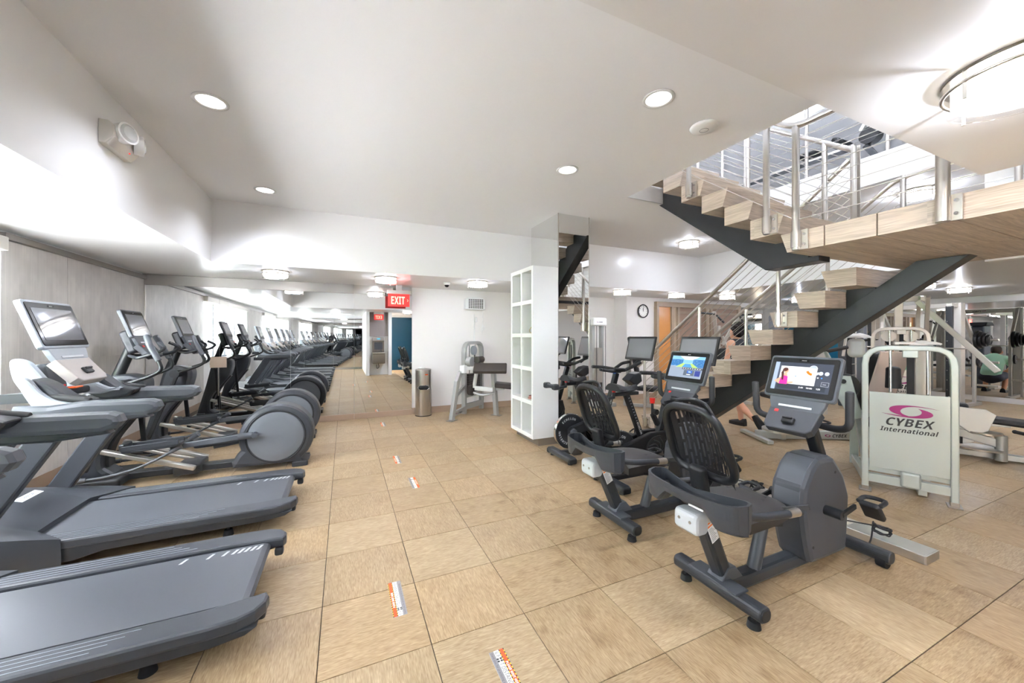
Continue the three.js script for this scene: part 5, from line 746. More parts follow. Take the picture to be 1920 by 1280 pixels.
{ // weight plate rack with smith frame at the mirrored wall
  const t = thing('smith_rack', 'tall white smith rack with slanted legs and black weight plates by the mirror', 'weight rack'), f = M.frameWarm;
  for (const z of [0.55, -0.75]) { part(t, 'upright', f, [bb(-0.09, 0.09, 0, 2.2, z - 0.08, z + 0.08, 0.012)]); part(t, 'slanted_leg', f, [strip([[0.0, 2.18], [0.1, 2.16], [0.72, 1.36], [0.72, 0.04]], 0.07, 0.05, z, 0.12)]); part(t, 'foot_beam', f, [bb(-0.2, 0.95, 0, 0.07, z - 0.04, z + 0.04, 0.008)]); part(t, 'guide_post', M.black, [bb(-0.36, -0.3, 0.05, 2.12, z - 0.05, z + 0.05, 0.006)]); for (let k = 0; k < 8; k++) part(t, 'catch_peg', M.chrome, [cyl(V(-0.37, 0.4 + k * 0.2, z), V(-0.43, 0.4 + k * 0.2, z), 0.01)]); part(t, 'side_beam', f, [bb(-0.36, 0, 0, 0.07, z - 0.04, z + 0.04, 0.008)]); part(t, 'top_side_beam', f, [bb(-0.36, 0.05, 2.1, 2.18, z - 0.04, z + 0.04, 0.008)]); }
  part(t, 'top_beam', f, [bb(-0.06, 0.06, 2.1, 2.2, -0.7, 0.5, 0.008)]); part(t, 'lettering', M.logoLine, [basis(quad(0.3, 0.056), V(0.0615, 2.15, -0.1), V(0, 0, -1), V(0, 1, 0))]); part(t, 'bar', M.steel, [cyl(V(-0.4, 1.25, -1.05), V(-0.4, 1.25, 0.9), 0.014)]);
  for (const z of [0.55, -0.75]) for (const y of [1.42, 0.95, 0.45]) { const s = z > 0 ? 1 : -1; part(t, 'plate_horn', M.steel, [cyl(V(0.72, y, z), V(0.72, y, z + s * 0.34), 0.024)]); }
  t.position.set(11.75, 0, -3.92); t.rotation.y = -0.05;
  const put = (x, y, z, r, w, l) => { const p = V(x, y, z).applyEuler(t.rotation).add(t.position), o = thing('weight_plate', l, 'weight plate', [p.x, p.y - r, p.z], 'weight plates on the rack horns'); const ge = [lathe([[0.026, w / 2], [r * 0.55, w / 2], [r * 0.62, w * 0.25], [r * 0.85, w * 0.25], [r * 0.88, w / 2], [r, w / 2], [r, -w / 2], [r * 0.88, -w / 2], [r * 0.85, -w * 0.25], [r * 0.62, -w * 0.25], [r * 0.55, -w / 2], [0.026, -w / 2], [0.026, w / 2]], 0, 0, 0, 28).rotateX(Math.PI / 2).rotateY(t.rotation.y).translate(p.x, p.y, p.z)]; part(o, 'disc', M.plate, ge); };
  const H1 = ' on the upper rack horn facing the thigh machine', H2 = ' on the upper rack horn facing the back wall';
  put(0.72, 1.42, 0.61, 0.2, 0.045, 'largest black weight plate' + H1); put(0.72, 1.42, 0.665, 0.17, 0.04, 'second largest black weight plate' + H1); put(0.72, 1.42, 0.715, 0.14, 0.035, 'third largest black weight plate' + H1); put(0.72, 1.42, 0.76, 0.11, 0.03, 'smallest black weight plate' + H1); put(0.72, 1.42, -0.83, 0.2, 0.045, 'large black weight plate' + H2); put(0.72, 1.42, -0.89, 0.12, 0.035, 'small black weight plate' + H2);
  put(0.72, 0.95, 0.62, 0.11, 0.03, 'single black weight plate on the middle rack horn facing the thigh machine'); put(0.72, 0.95, -0.84, 0.11, 0.03, 'single black weight plate on the middle rack horn facing the back wall');
  // flat bench under the bar
  const b = thing('flat_bench', 'silver framed flat bench with pale pad past the smith rack', 'bench'); part(b, 'pad', M.offWhite, [box(1.1, 0.08, 0.28, 0, 0.43, 0, 0.03)]); part(b, 'frame', f, [bb(-0.45, 0.45, 0.33, 0.39, -0.03, 0.03, 0.006), bb(-0.44, -0.38, 0.03, 0.35, -0.03, 0.03, 0.006), bb(0.38, 0.44, 0.03, 0.35, -0.03, 0.03, 0.006), bb(-0.44, -0.38, 0, 0.04, -0.22, 0.22, 0.006), bb(0.38, 0.44, 0, 0.04, -0.22, 0.22, 0.006)]); b.position.set(12.4, 0, -5.6); b.rotation.y = 0.1;
}
{ // cable crossover frame between
  const t = thing('cable_tower', 'dark cable stack with a guide post in front of the right mirror', 'weight machine', [9.6, 0, -4.3]), f = M.frameWarm;
  part(t, 'stack_cover', M.charMid, [bb(9.75, 10.25, 0, 1.8, -4.55, -4.3, 0.03)]); part(t, 'cover_cap', M.black, [ext([[9.70, 1.8], [10.30, 1.8], [10.20, 1.9], [9.80, 1.9]], 0.34, -4.42, 0.02)]); part(t, 'logo_print', M.logoLine, [quad(0.36, 0.07).translate(10.00, 1.6, -4.298)]);
  part(t, 'guide_post', M.black, [bb(9.32, 9.42, 0.02, 2.15, -4.2, -4.1, 0.008)]); part(t, 'outer_post', f, [bb(9.44, 9.49, 0, 2.2, -4.2, -4.1, 0.006)]); for (let k = 0; k < 7; k++) part(t, 'peg', M.chrome, [cyl(V(9.30, 0.5 + k * 0.22, -4.09), V(9.44, 0.5 + k * 0.22, -4.09), 0.008)]); part(t, 'diagonal', f, [bar(V(9.10, 1.1, -4.15), V(9.38, 2.12, -4.15), 0.04, 0.04)]); part(t, 'top_beam', f, [bb(8.40, 10.20, 2.1, 2.2, -4.2, -4.1, 0.008)]); part(t, 'foot_beam', f, [bb(9.30, 10.30, 0, 0.05, -4.2, -4.1, 0.006)]); part(t, 'end_post', f, [bb(8.38, 8.46, 0, 2.2, -4.2, -4.1, 0.006)]);
}
{ // arm curl machine in front of the back wall
  const f = M.frame, t = thing('arm_curl_machine', 'silver arm curl machine with brown pads against the back wall', 'weight machine');
  part(t, 'arch_frame', f, [strip([[-0.3, 0.02], [-0.3, 1.37], [0.3, 1.37], [0.3, 0.02]], 0.06, 0.09, 0, 0.18, 0.01)]); part(t, 'cross_bar', f, [bb(-0.28, 0.28, 0.1, 0.2, -0.03, 0.03, 0.006)]); part(t, 'cross_bar', f, [bb(-0.28, 0.28, 0.32, 0.4, -0.03, 0.03, 0.006)]);
  for (const x of [-0.1, 0.1]) part(t, 'guide_rod', M.chrome, [cyl(V(x, 0.35, -0.02), V(x, 1.33, -0.02), 0.011)]); for (let k = 0; k < 8; k++) part(t, 'weight_plate', M.padBrown, [bb(-0.2, 0.2, 0.41 + k * 0.045, 0.452 + k * 0.045, -0.06, 0.04, 0.003)]); part(t, 'pulley', M.silver, [disc(V(-0.05, 1.22, 0.05), V(0, 0, 1), 0.09, 0.04)]); part(t, 'cable', M.black, [bb(0.0, 0.012, 0.75, 1.2, 0.02, 0.03)]);
  part(t, 'front_leg', f, [bar(V(-0.83, 0.01, 0.11), V(-0.66, 0.68, 0.1), 0.07, 0.09), bar(V(-0.665, 0.66, 0.1), V(-0.56, 0.82, 0.09), 0.07, 0.085), bar(V(-0.57, 0.81, 0.09), V(-0.3, 0.86, 0.03), 0.06, 0.08)]); part(t, 'foot_plate', M.steelDark, [box(0.18, 0.012, 0.12, -0.83, 0.006, 0.11, 0.003)]); part(t, 'base_bar', f, [bar(V(-0.8, 0.1, 0.1), V(-0.28, 0.13, 0.02), 0.05, 0.09), bar(V(-0.73, 0.4, 0.09), V(-0.3, 0.56, 0.02), 0.05, 0.06)]);
  part(t, 'roller_head', f, [disc(V(-0.3, 1.02, 0.14), V(0, 0, 1), 0.09, 0.1)]); part(t, 'roller_pad', M.padBrown, [cyl(V(-0.24, 1.05, 0.24), V(-0.02, 1.05, 0.22), 0.065)]); part(t, 'lever', M.white, [bar(V(-0.5, 0.9, 0.14), V(-0.16, 0.9, 0.3), 0.05, 0.06), bar(V(-0.2, 0.98, 0.24), V(-0.26, 0.52, 0.2), 0.05, 0.06), bar(V(-0.26, 0.52, 0.22), V(-0.16, 0.5, 0.56), 0.06, 0.08), bb(-0.55, -0.45, 0.82, 0.96, 0.08, 0.18, 0.01)]);
  part(t, 'cam_disc', M.padBrown, [disc(V(-0.3, 0.48, 0.16), V(0, 0, 1), 0.1, 0.06)]);
  part(t, 'arm_pad', M.padBrown, [box(0.62, 0.07, 0.3, -0.2, 0.9, 0.52, 0.02, 0.45, -1.08)]); part(t, 'pad_post', f, [bar(V(-0.12, 0.86, 0.54), V(-0.06, 0.01, 0.57), 0.07, 0.09)]); part(t, 'foot_plate', M.steelDark, [box(0.1, 0.014, 0.2, -0.06, 0.007, 0.57, 0.003)]); part(t, 'seat_pad', M.padBrown, [box(0.3, 0.09, 0.34, -0.06, 0.58, 0.74, 0.025, 0.1, 0.5)]); part(t, 'seat_arm', f, [bar(V(-0.08, 0.5, 0.56), V(-0.06, 0.53, 0.74), 0.05, 0.06)]); part(t, 'yoke', f, [tube([[-0.3, 0.44, 0.22], [-0.26, 0.4, 0.4], [-0.1, 0.44, 0.58]], 0.022)]);
  part(t, 'lettering', M.logoLine, [quad(0.26, 0.048).translate(-0.6, 0.11, 0.121)]);
  t.position.set(2.325, 0, -7.1); t.rotation.y = 0.657;
}
{ // tall cable column behind the mirrored column
  const f = M.frame, t = thing('cable_column', 'slim silver cable column with logo cap behind the mirrored column', 'weight machine', [5.0, 0, -6.7]);
  part(t, 'post', f, [bb(4.86, 4.92, 0, 1.86, -6.75, -6.65, 0.006)]); part(t, 'post', f, [bb(5.1, 5.16, 0, 1.86, -6.75, -6.65, 0.006)]); part(t, 'logo_cap', M.white, [bb(4.84, 5.2, 1.72, 1.9, -6.72, -6.58, 0.04)]); part(t, 'lettering', M.logoLine, [quad(0.2, 0.04).translate(5.02, 1.8, -6.578)]); part(t, 'stack_guard', M.frameWarm, [bb(4.9, 5.12, 0.5, 1.25, -6.66, -6.64, 0.003)]); part(t, 'cable', M.black, [bb(4.95, 4.958, 0.5, 1.72, -6.63, -6.622), bb(5.18, 5.188, 0.3, 1.72, -6.63, -6.622)]); part(t, 'base', f, [bb(4.8, 5.3, 0, 0.08, -6.9, -6.4, 0.01)]); part(t, 'stack', M.padBrown, [bb(4.92, 5.1, 0.1, 0.5, -6.72, -6.62, 0.004)]);
  const c = thing('press_machine', 'machine with a black leaning back pad and low seat behind the spinning bikes', 'weight machine', [5.55, 0, -6.1]); part(c, 'back_pad', M.black, [box(0.3, 0.9, 0.1, 5.55, 1.05, -6.15, 0.04, -0.2, 0.9)]); part(c, 'seat_pad', M.black, [box(0.4, 0.09, 0.36, 5.75, 0.42, -5.95, 0.03, 0, 0.4)]); part(c, 'frame', f, [bar(V(5.45, 0.03, -6.3), V(5.5, 1.2, -6.2), 0.07, 0.07), bar(V(5.45, 0.05, -6.3), V(6.1, 0.05, -5.7), 0.07, 0.06), bar(V(5.75, 0.06, -5.98), V(5.75, 0.4, -5.98), 0.06, 0.06)]);
}
{ // chest press arms seen through the railing
  const f = M.frameWarm, t = thing('chest_press_machine', 'silver press machine with raised arms and black grips before the glass partition', 'weight machine', [8.1, 0, -6.0]);
  part(t, 'mast', f, [bb(8.06, 8.14, 0, 1.75, -6.2, -6.1, 0.008)]); part(t, 'base', f, [bb(7.6, 8.6, 0, 0.07, -6.2, -6.12, 0.008), bb(8.06, 8.14, 0, 0.07, -6.2, -5.3, 0.008)]); for (const s of [-1, 1]) { part(t, 'press_arm', f, [bar(V(8.1 + s * 0.1, 1.3, -6.1), V(8.1 + s * 0.45, 2.05, -5.9), 0.07, 0.06)]); part(t, 'grip_handle', M.grip, [cyl(V(8.1 + s * 0.45, 2.0, -5.9), V(8.1 + s * 0.85, 2.02, -5.9), 0.022), cyl(V(8.1 + s * 0.4, 1.98, -5.88), V(8.1 + s * 0.32, 1.8, -5.75), 0.022)]); part(t, 'counter_arm', f, [bar(V(8.1 + s * 0.3, 0.9, -6.0), V(8.1 + s * 0.1, 1.5, -6.1), 0.05, 0.05)]); } part(t, 'seat_pad', M.black, [box(0.4, 0.08, 0.4, 8.1, 0.5, -5.75, 0.03)]); part(t, 'back_pad', M.black, [box(0.34, 0.6, 0.09, 8.1, 0.92, -6.02, 0.03)]); part(t, 'seat_post', f, [bb(8.06, 8.14, 0.05, 0.48, -5.8, -5.72, 0.006)]);
}

// ---------- small things ----------
{ // stainless bin with oval mouth
  const x = 1.37, z = -7.2, t = thing('waste_bin', 'round brushed steel waste bin with an oval opening beside the mirror', 'bin', [x, 0, z]);
  part(t, 'body', M.steel, [lathe([[0, 0.002], [0.15, 0.002], [0.15, 0.86], [0.147, 0.875], [0.1, 0.885], [0, 0.885]], x, 0, z, 48)]); part(t, 'mouth', M.black, [fin(new THREE.SphereGeometry(0.1, 24, 14)).scale(1, 0.5, 0.3).rotateY(-0.18).translate(x - 0.02, 0.54, z + 0.13)]); part(t, 'mouth_rim', M.chrome, [fin(new THREE.TorusGeometry(0.1, 0.007, 8, 36)).scale(1, 0.5, 1).rotateY(-0.18).translate(x - 0.02, 0.54, z + 0.135)]); part(t, 'base_ring', M.black, [lathe([[0.146, 0], [0.152, 0], [0.152, 0.015], [0.146, 0.015]], x, 0, z, 48)]); part(t, 'label', M.orange, [box(0.06, 0.02, 0.003, x + 0.03, 0.78, z + 0.148, 0.001, 0, 0.2)]);
  single('paper_cup_lid', M.white, [lathe([[0, 0], [0.06, 0], [0.055, 0.02], [0.03, 0.03], [0, 0.032]], x - 0.04, 0.886, z, 20)], 'white crumpled wipe lying on top of the steel bin', 'wipe');
}
{ // wall heater / ioniser with grille
  const t = thing('wall_ventilator', 'white wall ventilator with a grid front high on the back wall', 'ventilator', [2.43, 2.05, -7.33]);
  part(t, 'case', M.white, [ext([[2.215, 2.04], [2.645, 2.04], [2.645, 2.25], [2.57, 2.285], [2.43, 2.295], [2.29, 2.285], [2.215, 2.25]], 0.11, -7.325, 0.012)]);
  part(t, 'grille_recess', M.padBrown, [bb(2.285, 2.605, 2.065, 2.25, -7.272, -7.269)]); for (let k = 0; k <= 8; k++) part(t, 'grille_bar', M.white, [bb(2.283 + k * 0.04 - 0.005, 2.283 + k * 0.04 + 0.005, 2.06, 2.255, -7.27, -7.262)]); for (let k = 0; k <= 6; k++) part(t, 'grille_bar', M.white, [bb(2.28, 2.61, 2.06 + k * 0.0325 - 0.004, 2.06 + k * 0.0325 + 0.004, -7.269, -7.261)]);
  single('ventilator_cord', M.white, [tube([[2.62, 2.04, -7.36], [2.63, 1.9, -7.365], [2.62, 1.75, -7.365], [2.66, 1.66, -7.36], [2.58, 1.62, -7.36], [2.62, 1.72, -7.355], [2.6, 1.55, -7.36]], 0.005, 50, 6)], 'white power cord tied in a loose bundle below the wall ventilator', 'cord');
  const c = thing('wall_conduit', 'thin white surface conduit with a hook on the back wall', 'conduit', [2.46, 1.0, -7.37]); part(c, 'channel', M.white, [bb(2.43, 2.452, 0.12, 1.95, -7.38, -7.365, 0.003)]); part(c, 'hook', M.whiteGloss, [box(0.04, 0.1, 0.03, 2.48, 1.84, -7.36, 0.012)]);
}
{ // clock
  const x = 6.53, y = 2.1, z = -6.93, t = thing('wall_clock', 'round white wall clock with a black rim showing twelve', 'clock', [x, y - 0.15, z]);
  part(t, 'rim', M.black, [fin(new THREE.TorusGeometry(0.15, 0.014, 10, 48)).translate(x, y, z + 0.01)]); part(t, 'face', printMat(256, 256, (g) => { g.fillStyle = '#f3f1ee'; g.beginPath(); g.arc(128, 128, 127, 0, 7); g.fill(); g.fillStyle = '#2a2a2a'; g.font = 'bold 28px sans-serif'; g.textAlign = 'center'; g.textBaseline = 'middle'; for (let k = 1; k <= 12; k++) g.fillText(String(k), 128 + 98 * Math.sin(k * Math.PI / 6), 128 - 98 * Math.cos(k * Math.PI / 6)); }), [quad(0.3, 0.3).translate(x, y, z + 0.006)]); part(t, 'case_back', M.black, [disc(V(x, y, z - 0.006), V(0, 0, 1), 0.15, 0.02)]);
  part(t, 'hour_hand', M.black, [bar(V(x, y - 0.01, z + 0.012), V(x - 0.006, y + 0.07, z + 0.012), 0.008, 0.002, 0)]); part(t, 'minute_hand', M.black, [bar(V(x, y - 0.015, z + 0.015), V(x + 0.008, y + 0.11, z + 0.015), 0.006, 0.002, 0)]);
}
{ // drinking fountain on the wall behind (seen in the mirror)
  const x = 1.2, z = 0.75, t = thing('bottle_filler_fountain', 'grey bottle filling drinking fountain reflected in the mirror', 'fountain', [x, 0.4, z]);
  part(t, 'basin', M.steelDark, [bb(x - 0.23, x + 0.23, 0.45, 0.82, z - 0.34, z, 0.03)]); part(t, 'rim', M.steel, [bb(x - 0.24, x + 0.24, 0.82, 0.88, z - 0.36, z, 0.02)]); part(t, 'filler_back', M.steelDark, [bb(x - 0.22, x + 0.22, 0.88, 1.42, z - 0.08, z, 0.02)]); part(t, 'filler_recess', M.charMid, [bb(x - 0.15, x + 0.15, 0.98, 1.26, z - 0.085, z - 0.079)]); part(t, 'filler_head', M.steel, [bb(x - 0.22, x + 0.22, 1.3, 1.46, z - 0.2, z - 0.08, 0.03)]); part(t, 'display', new THREE.MeshStandardMaterial({ color: 0x1c4a5e, emissive: 0x58b9d8, emissiveIntensity: 0.9 }), [bb(x - 0.06, x + 0.06, 1.37, 1.42, z - 0.204, z - 0.2)]); part(t, 'spout', M.chrome, [sweep([[x + 0.1, 0.88, z - 0.2], [x + 0.1, 0.95, z - 0.2], [x + 0.05, 0.96, z - 0.25]], 0.015, 8, 0.03)]); part(t, 'drain_hose', M.black, [tube([[x, 0.45, z - 0.1], [x + 0.02, 0.3, z - 0.08], [x - 0.05, 0.25, z - 0.05], [x - 0.06, 0.4, z - 0.02]], 0.01)]);
}
// floor markers
{
  const tex = printMat(150, 620, (g, w, h) => { g.fillStyle = '#f2f1ef'; g.fillRect(0, 0, w, h); g.fillStyle = '#f2531f'; g.fillRect(0, 0, 50, h); g.fillStyle = '#8d8a8c'; g.fillRect(104, 0, 46, h); for (let k = 0; k < 31; k++) { g.fillStyle = k % 2 ? '#f5c518' : '#2a2a2a'; g.fillRect(0, k * 20, 9, 20); g.fillRect(44, k * 20, 9, 20); }
    g.save(); g.rotate(-Math.PI / 2); g.textBaseline = 'middle'; g.fillStyle = '#ffffff'; g.font = 'bold 31px sans-serif'; g.fillText('PLEASE WAIT HERE', -h + 150, 28); g.fillStyle = '#3c3c3c'; g.save(); g.translate(-h + 14, 79); g.scale(0.92, 1); g.font = '54px sans-serif'; g.fillText('6 F', 0, 0); g.fillText('T DISTANCE MARKER', 148, 0); g.restore(); for (let k = 0; k < 4; k++) { g.beginPath(); g.ellipse(-h + 100 + (k > 1 ? 26 : 0), k % 2 ? 96 : 66, 11, 12, 0, 0, 7); g.fill(); } g.fillStyle = '#5a5759'; g.font = '30px sans-serif'; g.fillText('thank you for practicing social distancing', -h + 12, 127); g.restore(); });
  const edge = std(0xd8d6d2, 0.5);
  [[0.66, -1.515, 1, 'beside the recumbent bikes'], [0.275, -2.232, 0, 'beside the treadmill belts'], [0.65, -3.917, 1, 'turned round, midway along the aisle'], [0.583, -4.733, 0, 'by the elliptical trainer drum'], [0.599, -6.725, 0, 'closest to the mirror wall']].forEach(([x, z, flip, l]) => {
    const t = thing('floor_marker', 'orange, white and grey distance marker ' + l, 'floor sticker', [x, 0, z]); part(t, 'backing', edge, [bb(x - 0.037, x + 0.037, 0, 0.0012, z - 0.15, z + 0.15)]); const p = quad(0.074, 0.3).rotateX(-Math.PI / 2); if (flip) p.rotateY(Math.PI); part(t, 'print', tex, [p.translate(x, 0.0016, z)]);
  });
}
{ const t = thing('mirror_notice', 'blank beige notice card hung on the mirror beside the elliptical trainer', 'notice', [-1.83, 0.9, -7.35]); part(t, 'card', std(0xcbb8a2, 0.6), [bb(-1.94, -1.73, 1.0, 1.17, -7.362, -7.352)]); part(t, 'hanger', M.steel, [bb(-1.84, -1.83, 0.55, 1.0, -7.364, -7.358)]); }
single('foam_roller', M.rubber, [cyl(V(12.4, 0.075, -2.05), V(13.1, 0.075, -2.3), 0.075)], 'long black foam roller lying on the floor before the right mirror', 'foam roller');
{ const t = thing('wheeled_ab_roller', 'yellow and black exercise roller lying on the floor behind the stair', 'exercise roller', [7.2, 0, -3.75]); part(t, 'barrel', std(0xe0a31c, 0.5), [cyl(V(7.05, 0.07, -3.8), V(7.25, 0.07, -3.75), 0.05)]); part(t, 'wheel', M.black, [disc(V(7.03, 0.07, -3.805), V(4, 0, 1), 0.07, 0.05), disc(V(7.28, 0.07, -3.742), V(4, 0, 1), 0.07, 0.05)]); part(t, 'strap', M.black, [tube([[7.3, 0.02, -3.7], [7.5, 0.03, -3.6], [7.6, 0.03, -3.75], [7.45, 0.02, -3.8]], 0.015)]); }
{ const t = thing('wire_basket', 'round metal waste basket near the blue wall panel', 'basket', [13.1, 0, -5.0]); part(t, 'shell', M.steelDark, [lathe([[0, 0.005], [0.2, 0.005], [0.24, 0.7], [0.225, 0.7], [0.19, 0.02], [0, 0.02]], 13.1, 0, -5.0)]); part(t, 'paper', M.white, [ball(13.1, 0.69, -5.0, 0.16, 1, 0.35, 1)]); }

// ---------- people ----------
// tapered-capsule skeleton meshed as one surface; bones: [a, b, ra, rb]
function bodyGeo(bones, res = 84, k = 0.025) {
  const B = new THREE.Box3(); for (const [a, b, r, s] of bones) { B.expandByPoint(V(...a).addScalar(r + 0.05)); B.expandByPoint(V(...a).subScalar(r + 0.05)); B.expandByPoint(V(...b).addScalar(s + 0.05)); B.expandByPoint(V(...b).subScalar(s + 0.05)); }
  const c = B.getCenter(V(0, 0, 0)), sz = B.getSize(V(0, 0, 0)), L = Math.max(sz.x, sz.y, sz.z) / 2, mc = new MarchingCubes(res, new THREE.MeshBasicMaterial(), false, false, 120000); mc.isolation = 0;
  const h = res / 2, pre = bones.map(([a, b, r, s]) => { const A = V(...a), D = V(...b).sub(A); return { A, D, l: Math.max(1e-9, D.lengthSq()), r, s }; });
  for (let z = 0; z < res; z++) for (let y = 0; y < res; y++) for (let x = 0; x < res; x++) {
    const px = (x - h) / h * L + c.x, py = (y - h) / h * L + c.y, pz = (z - h) / h * L + c.z; let d = 9;
    for (const { A, D, l, r, s } of pre) { const ux = px - A.x, uy = py - A.y, uz = pz - A.z; let t = (ux * D.x + uy * D.y + uz * D.z) / l; t = t < 0 ? 0 : t > 1 ? 1 : t; const q = Math.sqrt((ux - D.x * t) ** 2 + (uy - D.y * t) ** 2 + (uz - D.z * t) ** 2) - (r + (s - r) * t); const e = Math.max(k - Math.abs(d - q), 0) / k; d = Math.min(d, q) - e * e * k * 0.25; }
    mc.field[z * res * res + y * res + x] = -d;
  }
  mc.update(); const n = mc.count, g = new THREE.BufferGeometry(); g.setAttribute('position', new THREE.BufferAttribute(mc.positionArray.slice(0, n * 3), 3)); g.setAttribute('normal', new THREE.BufferAttribute(mc.normalArray.slice(0, n * 3), 3)); g.scale(L, L, L).translate(c.x, c.y, c.z); return fin(g);
}
const skin = std(0xc98f6c, 0.55), skinPale = std(0xd9a385, 0.55);
function hand(w, d, up) { // wrist point, finger direction, palm-side direction -> bones
  const D = V(...d).normalize(), U = V(...up).normalize(), S = D.clone().cross(U).normalize(), W = V(...w), o = [], P = (a, b, c) => W.clone().addScaledVector(D, a).addScaledVector(S, b).addScaledVector(U, c).toArray();
  o.push([P(0, 0, 0), P(0.08, 0, 0), 0.028, 0.034]); for (let k = 0; k < 4; k++) { const s = (k - 1.5) * 0.021, l = [0.065, 0.078, 0.074, 0.058][k]; o.push([P(0.085, s, 0), P(0.085 + l * 0.55, s * 1.1, 0.008), 0.01, 0.0095], [P(0.085 + l * 0.55, s * 1.1, 0.008), P(0.085 + l, s * 1.1, 0.03), 0.0095, 0.008]); } o.push([P(0.025, 0.03, 0.01), P(0.06, 0.055, 0.025), 0.013, 0.011], [P(0.06, 0.055, 0.025), P(0.09, 0.05, 0.035), 0.011, 0.009]); return o;
}
{ // woman walking away behind the stair
  const t = thing('person', 'person with curly dark hair, navy tank top and shorts walking behind the stair', 'person', [6.0, 0, -4.2]); const X = 6.0, Z = -4.2, q = (x, y, z) => [X + x, y, Z + z];
  const arms = [[q(-0.17, 1.37, 0), q(-0.23, 1.1, -0.02), 0.046, 0.038], [q(-0.23, 1.1, -0.02), q(-0.21, 0.9, -0.16), 0.037, 0.027], [q(0.17, 1.37, 0), q(0.23, 1.1, 0.08), 0.046, 0.038], [q(0.23, 1.1, 0.08), q(0.22, 0.88, 0.0), 0.037, 0.027]];
  part(t, 'body', skinPale, [bodyGeo([[q(0, 1.6, -0.01), q(0, 1.52, -0.02), 0.088, 0.075], [q(0, 1.56, -0.05), q(0, 1.5, -0.07), 0.06, 0.045], [q(0, 1.5, 0), q(0, 1.38, 0), 0.05, 0.055], [q(-0.15, 1.38, 0), q(0.15, 1.38, 0), 0.06, 0.06], [q(0, 1.34, 0), q(0, 1.1, 0), 0.13, 0.105], [q(0, 1.08, 0), q(0, 0.92, 0), 0.11, 0.145], [q(-0.09, 0.9, 0), q(-0.09, 0.5, 0.02), 0.085, 0.055], [q(-0.09, 0.5, 0.02), q(-0.085, 0.3, 0.2), 0.054, 0.05], [q(-0.085, 0.3, 0.2), q(-0.085, 0.18, 0.34), 0.048, 0.034], [q(0.09, 0.9, 0), q(0.1, 0.48, -0.04), 0.085, 0.055], [q(0.1, 0.48, -0.04), q(0.1, 0.28, -0.01), 0.053, 0.052], [q(0.1, 0.28, -0.01), q(0.1, 0.07, 0), 0.05, 0.034], ...arms, ...hand(q(-0.21, 0.9, -0.16), [0.05, -0.8, -0.4], [1, 0, 0]), ...hand(q(0.22, 0.88, 0), [0, -1, -0.1], [-1, 0, 0]), [q(-0.09, 1.57, -0.01), q(-0.092, 1.54, -0.01), 0.018, 0.012], [q(0.09, 1.57, -0.01), q(0.092, 1.54, -0.01), 0.018, 0.012], [q(0, 1.565, -0.095), q(0, 1.54, -0.115), 0.012, 0.014]], 110)]);
  part(t, 'tank_top', std(0x22252e, 0.8), [bodyGeo([[q(-0.1, 1.385, 0), q(0.1, 1.385, 0), 0.062, 0.062], [q(0, 1.33, 0), q(0, 1.12, 0), 0.142, 0.117], [q(0, 1.12, 0), q(0, 0.98, 0), 0.117, 0.145]], 48)]); part(t, 'shorts', std(0x17181b, 0.8), [bodyGeo([[q(0, 1.0, 0), q(0, 0.9, 0), 0.145, 0.156], [q(-0.09, 0.88, 0), q(-0.09, 0.68, 0.01), 0.1, 0.085], [q(0.09, 0.88, 0), q(0.095, 0.68, -0.02), 0.1, 0.085]], 48)]);
  seed = 77; const hb = [[q(0, 1.63, 0.02), q(0, 1.58, 0.03), 0.1, 0.105]]; for (let k = 0; k < 46; k++) { const a = rnd() * 6.28, b = rnd() * 2.1; if (Math.sin(a) < -0.45 && b > 0.9) continue; const p = q(0.115 * Math.sin(b) * Math.cos(a), 1.59 + 0.12 * Math.cos(b), 0.03 + 0.105 * Math.sin(b) * Math.sin(a)); hb.push([p, p, 0.034, 0.034]); } part(t, 'hair', std(0x1c1410, 0.8), [bodyGeo(hb, 60, 0.012)]);
  for (const [x, y, z, r] of [[0.1, 0, -0.05, 0], [-0.085, 0.11, 0.4, 1.0]]) part(t, 'shoe', M.black, [dome(12, 8, (a, b) => { const zz = b - 0.5, hw = 0.095 * (0.75 + 0.35 * Math.sin(a * 3.1)); return [0.13 - 0.27 * a, 0.035 + 0.07 * Math.pow(1 - a, 0.8) * (1 - Math.pow(Math.abs(zz) * 2, 3)) + 0.02, zz * hw]; }, 0).rotateY(-Math.PI / 2).rotateX(r).translate(X + x, y, Z + z)]);
}
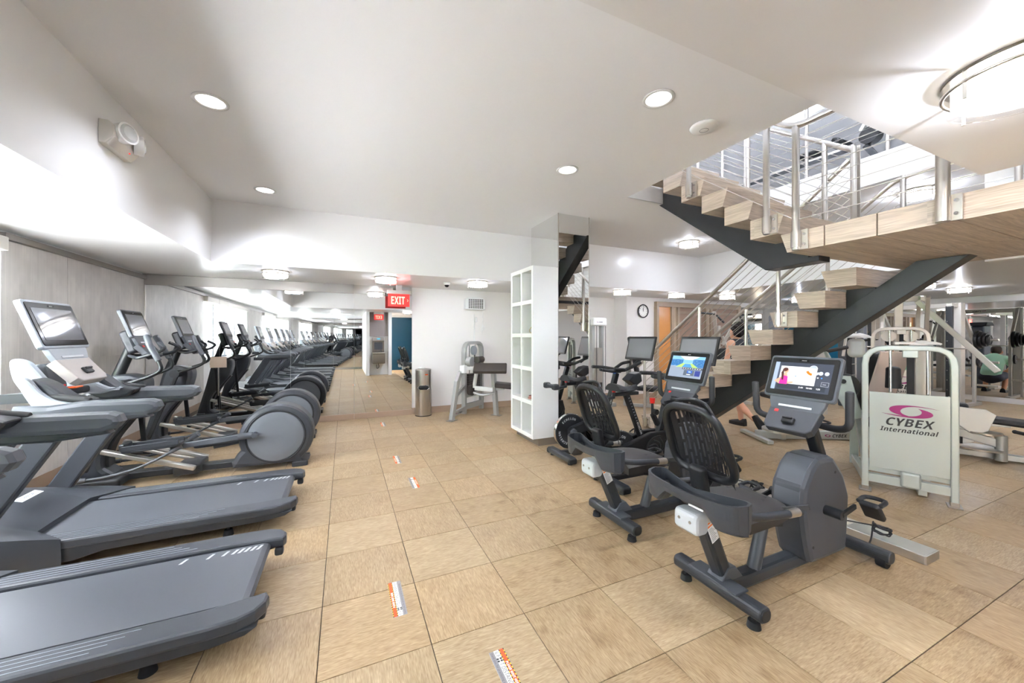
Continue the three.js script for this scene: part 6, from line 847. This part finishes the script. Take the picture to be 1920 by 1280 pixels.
{ // man crouching in a green shirt before the right mirror
  const t = thing('person', 'person in a pale green shirt and dark shorts crouching inside the smith rack', 'person', [11.05, 0, -3.95]); const X = 11.05, Z = -3.95, q = (x, y, z) => [X + x, y, Z + z];
  part(t, 'body', skin, [bodyGeo([[q(-0.3, 1.12, 0), q(-0.31, 1.04, 0), 0.095, 0.08], [q(-0.35, 1.06, 0), q(-0.36, 1.0, 0), 0.062, 0.05], [q(-0.28, 1.02, 0), q(-0.2, 0.93, 0), 0.055, 0.06], [q(-0.16, 0.9, -0.19), q(-0.16, 0.9, 0.19), 0.07, 0.07], [q(-0.12, 0.85, 0), q(0.12, 0.5, 0), 0.17, 0.16], [q(0.14, 0.4, -0.1), q(-0.28, 0.46, -0.17), 0.11, 0.072], [q(-0.28, 0.46, -0.17), q(-0.12, 0.09, -0.16), 0.062, 0.042], [q(0.14, 0.4, 0.1), q(-0.28, 0.46, 0.17), 0.11, 0.072], [q(-0.28, 0.46, 0.17), q(-0.12, 0.09, 0.16), 0.062, 0.042], [q(-0.16, 0.9, 0.2), q(-0.3, 0.66, 0.26), 0.056, 0.046], [q(-0.3, 0.66, 0.26), q(-0.5, 0.56, 0.12), 0.045, 0.032], [q(-0.16, 0.9, -0.2), q(-0.3, 0.66, -0.26), 0.056, 0.046], [q(-0.3, 0.66, -0.26), q(-0.5, 0.56, -0.12), 0.045, 0.032], ...hand(q(-0.5, 0.56, 0.12), [-1, -0.2, -0.3], [0, -1, 0]), ...hand(q(-0.5, 0.56, -0.12), [-1, -0.2, 0.3], [0, -1, 0]), [q(-0.39, 1.06, 0), q(-0.415, 1.03, 0), 0.012, 0.015], [q(-0.3, 1.07, 0.095), q(-0.3, 1.04, 0.098), 0.016, 0.012], [q(-0.3, 1.07, -0.095), q(-0.3, 1.04, -0.098), 0.016, 0.012]], 100)]);
  part(t, 'shirt', std(0xa9d6b6, 0.85), [bodyGeo([[q(-0.15, 0.9, -0.17), q(-0.15, 0.9, 0.17), 0.085, 0.085], [q(-0.12, 0.85, 0), q(0.12, 0.52, 0), 0.19, 0.18], [q(-0.17, 0.89, 0.2), q(-0.24, 0.76, 0.235), 0.072, 0.066], [q(-0.17, 0.89, -0.2), q(-0.24, 0.76, -0.235), 0.072, 0.066]], 56)]); part(t, 'shorts', std(0x3a3c46, 0.8), [bodyGeo([[q(0.13, 0.43, 0), q(0.12, 0.4, 0), 0.165, 0.165], [q(0.13, 0.4, -0.1), q(-0.16, 0.45, -0.15), 0.125, 0.1], [q(0.13, 0.4, 0.1), q(-0.16, 0.45, 0.15), 0.125, 0.1]], 48)]); part(t, 'hair', std(0x3a2a1d, 0.8), [bodyGeo([[q(-0.27, 1.15, 0), q(-0.26, 1.1, 0), 0.098, 0.095]], 32)]);
  for (const s of [-1, 1]) part(t, 'shoe', M.charDark, [dome(12, 8, (a, b) => { const zz = b - 0.5; return [0.08 - 0.29 * a, 0.04 + 0.075 * Math.pow(1 - a, 0.8) * (1 - Math.pow(Math.abs(zz) * 2, 3)), zz * 0.1]; }, 0).translate(X - 0.12, 0, Z + s * 0.16)]);
}

// ---------- finish ----------
scene.traverse((o) => { if (o.isMesh) { o.castShadow = true; o.receiveShadow = true; } if (o.isLight) { if (!o.name) o.name = 'lamp'; } });
renderer.render(scene, camera);
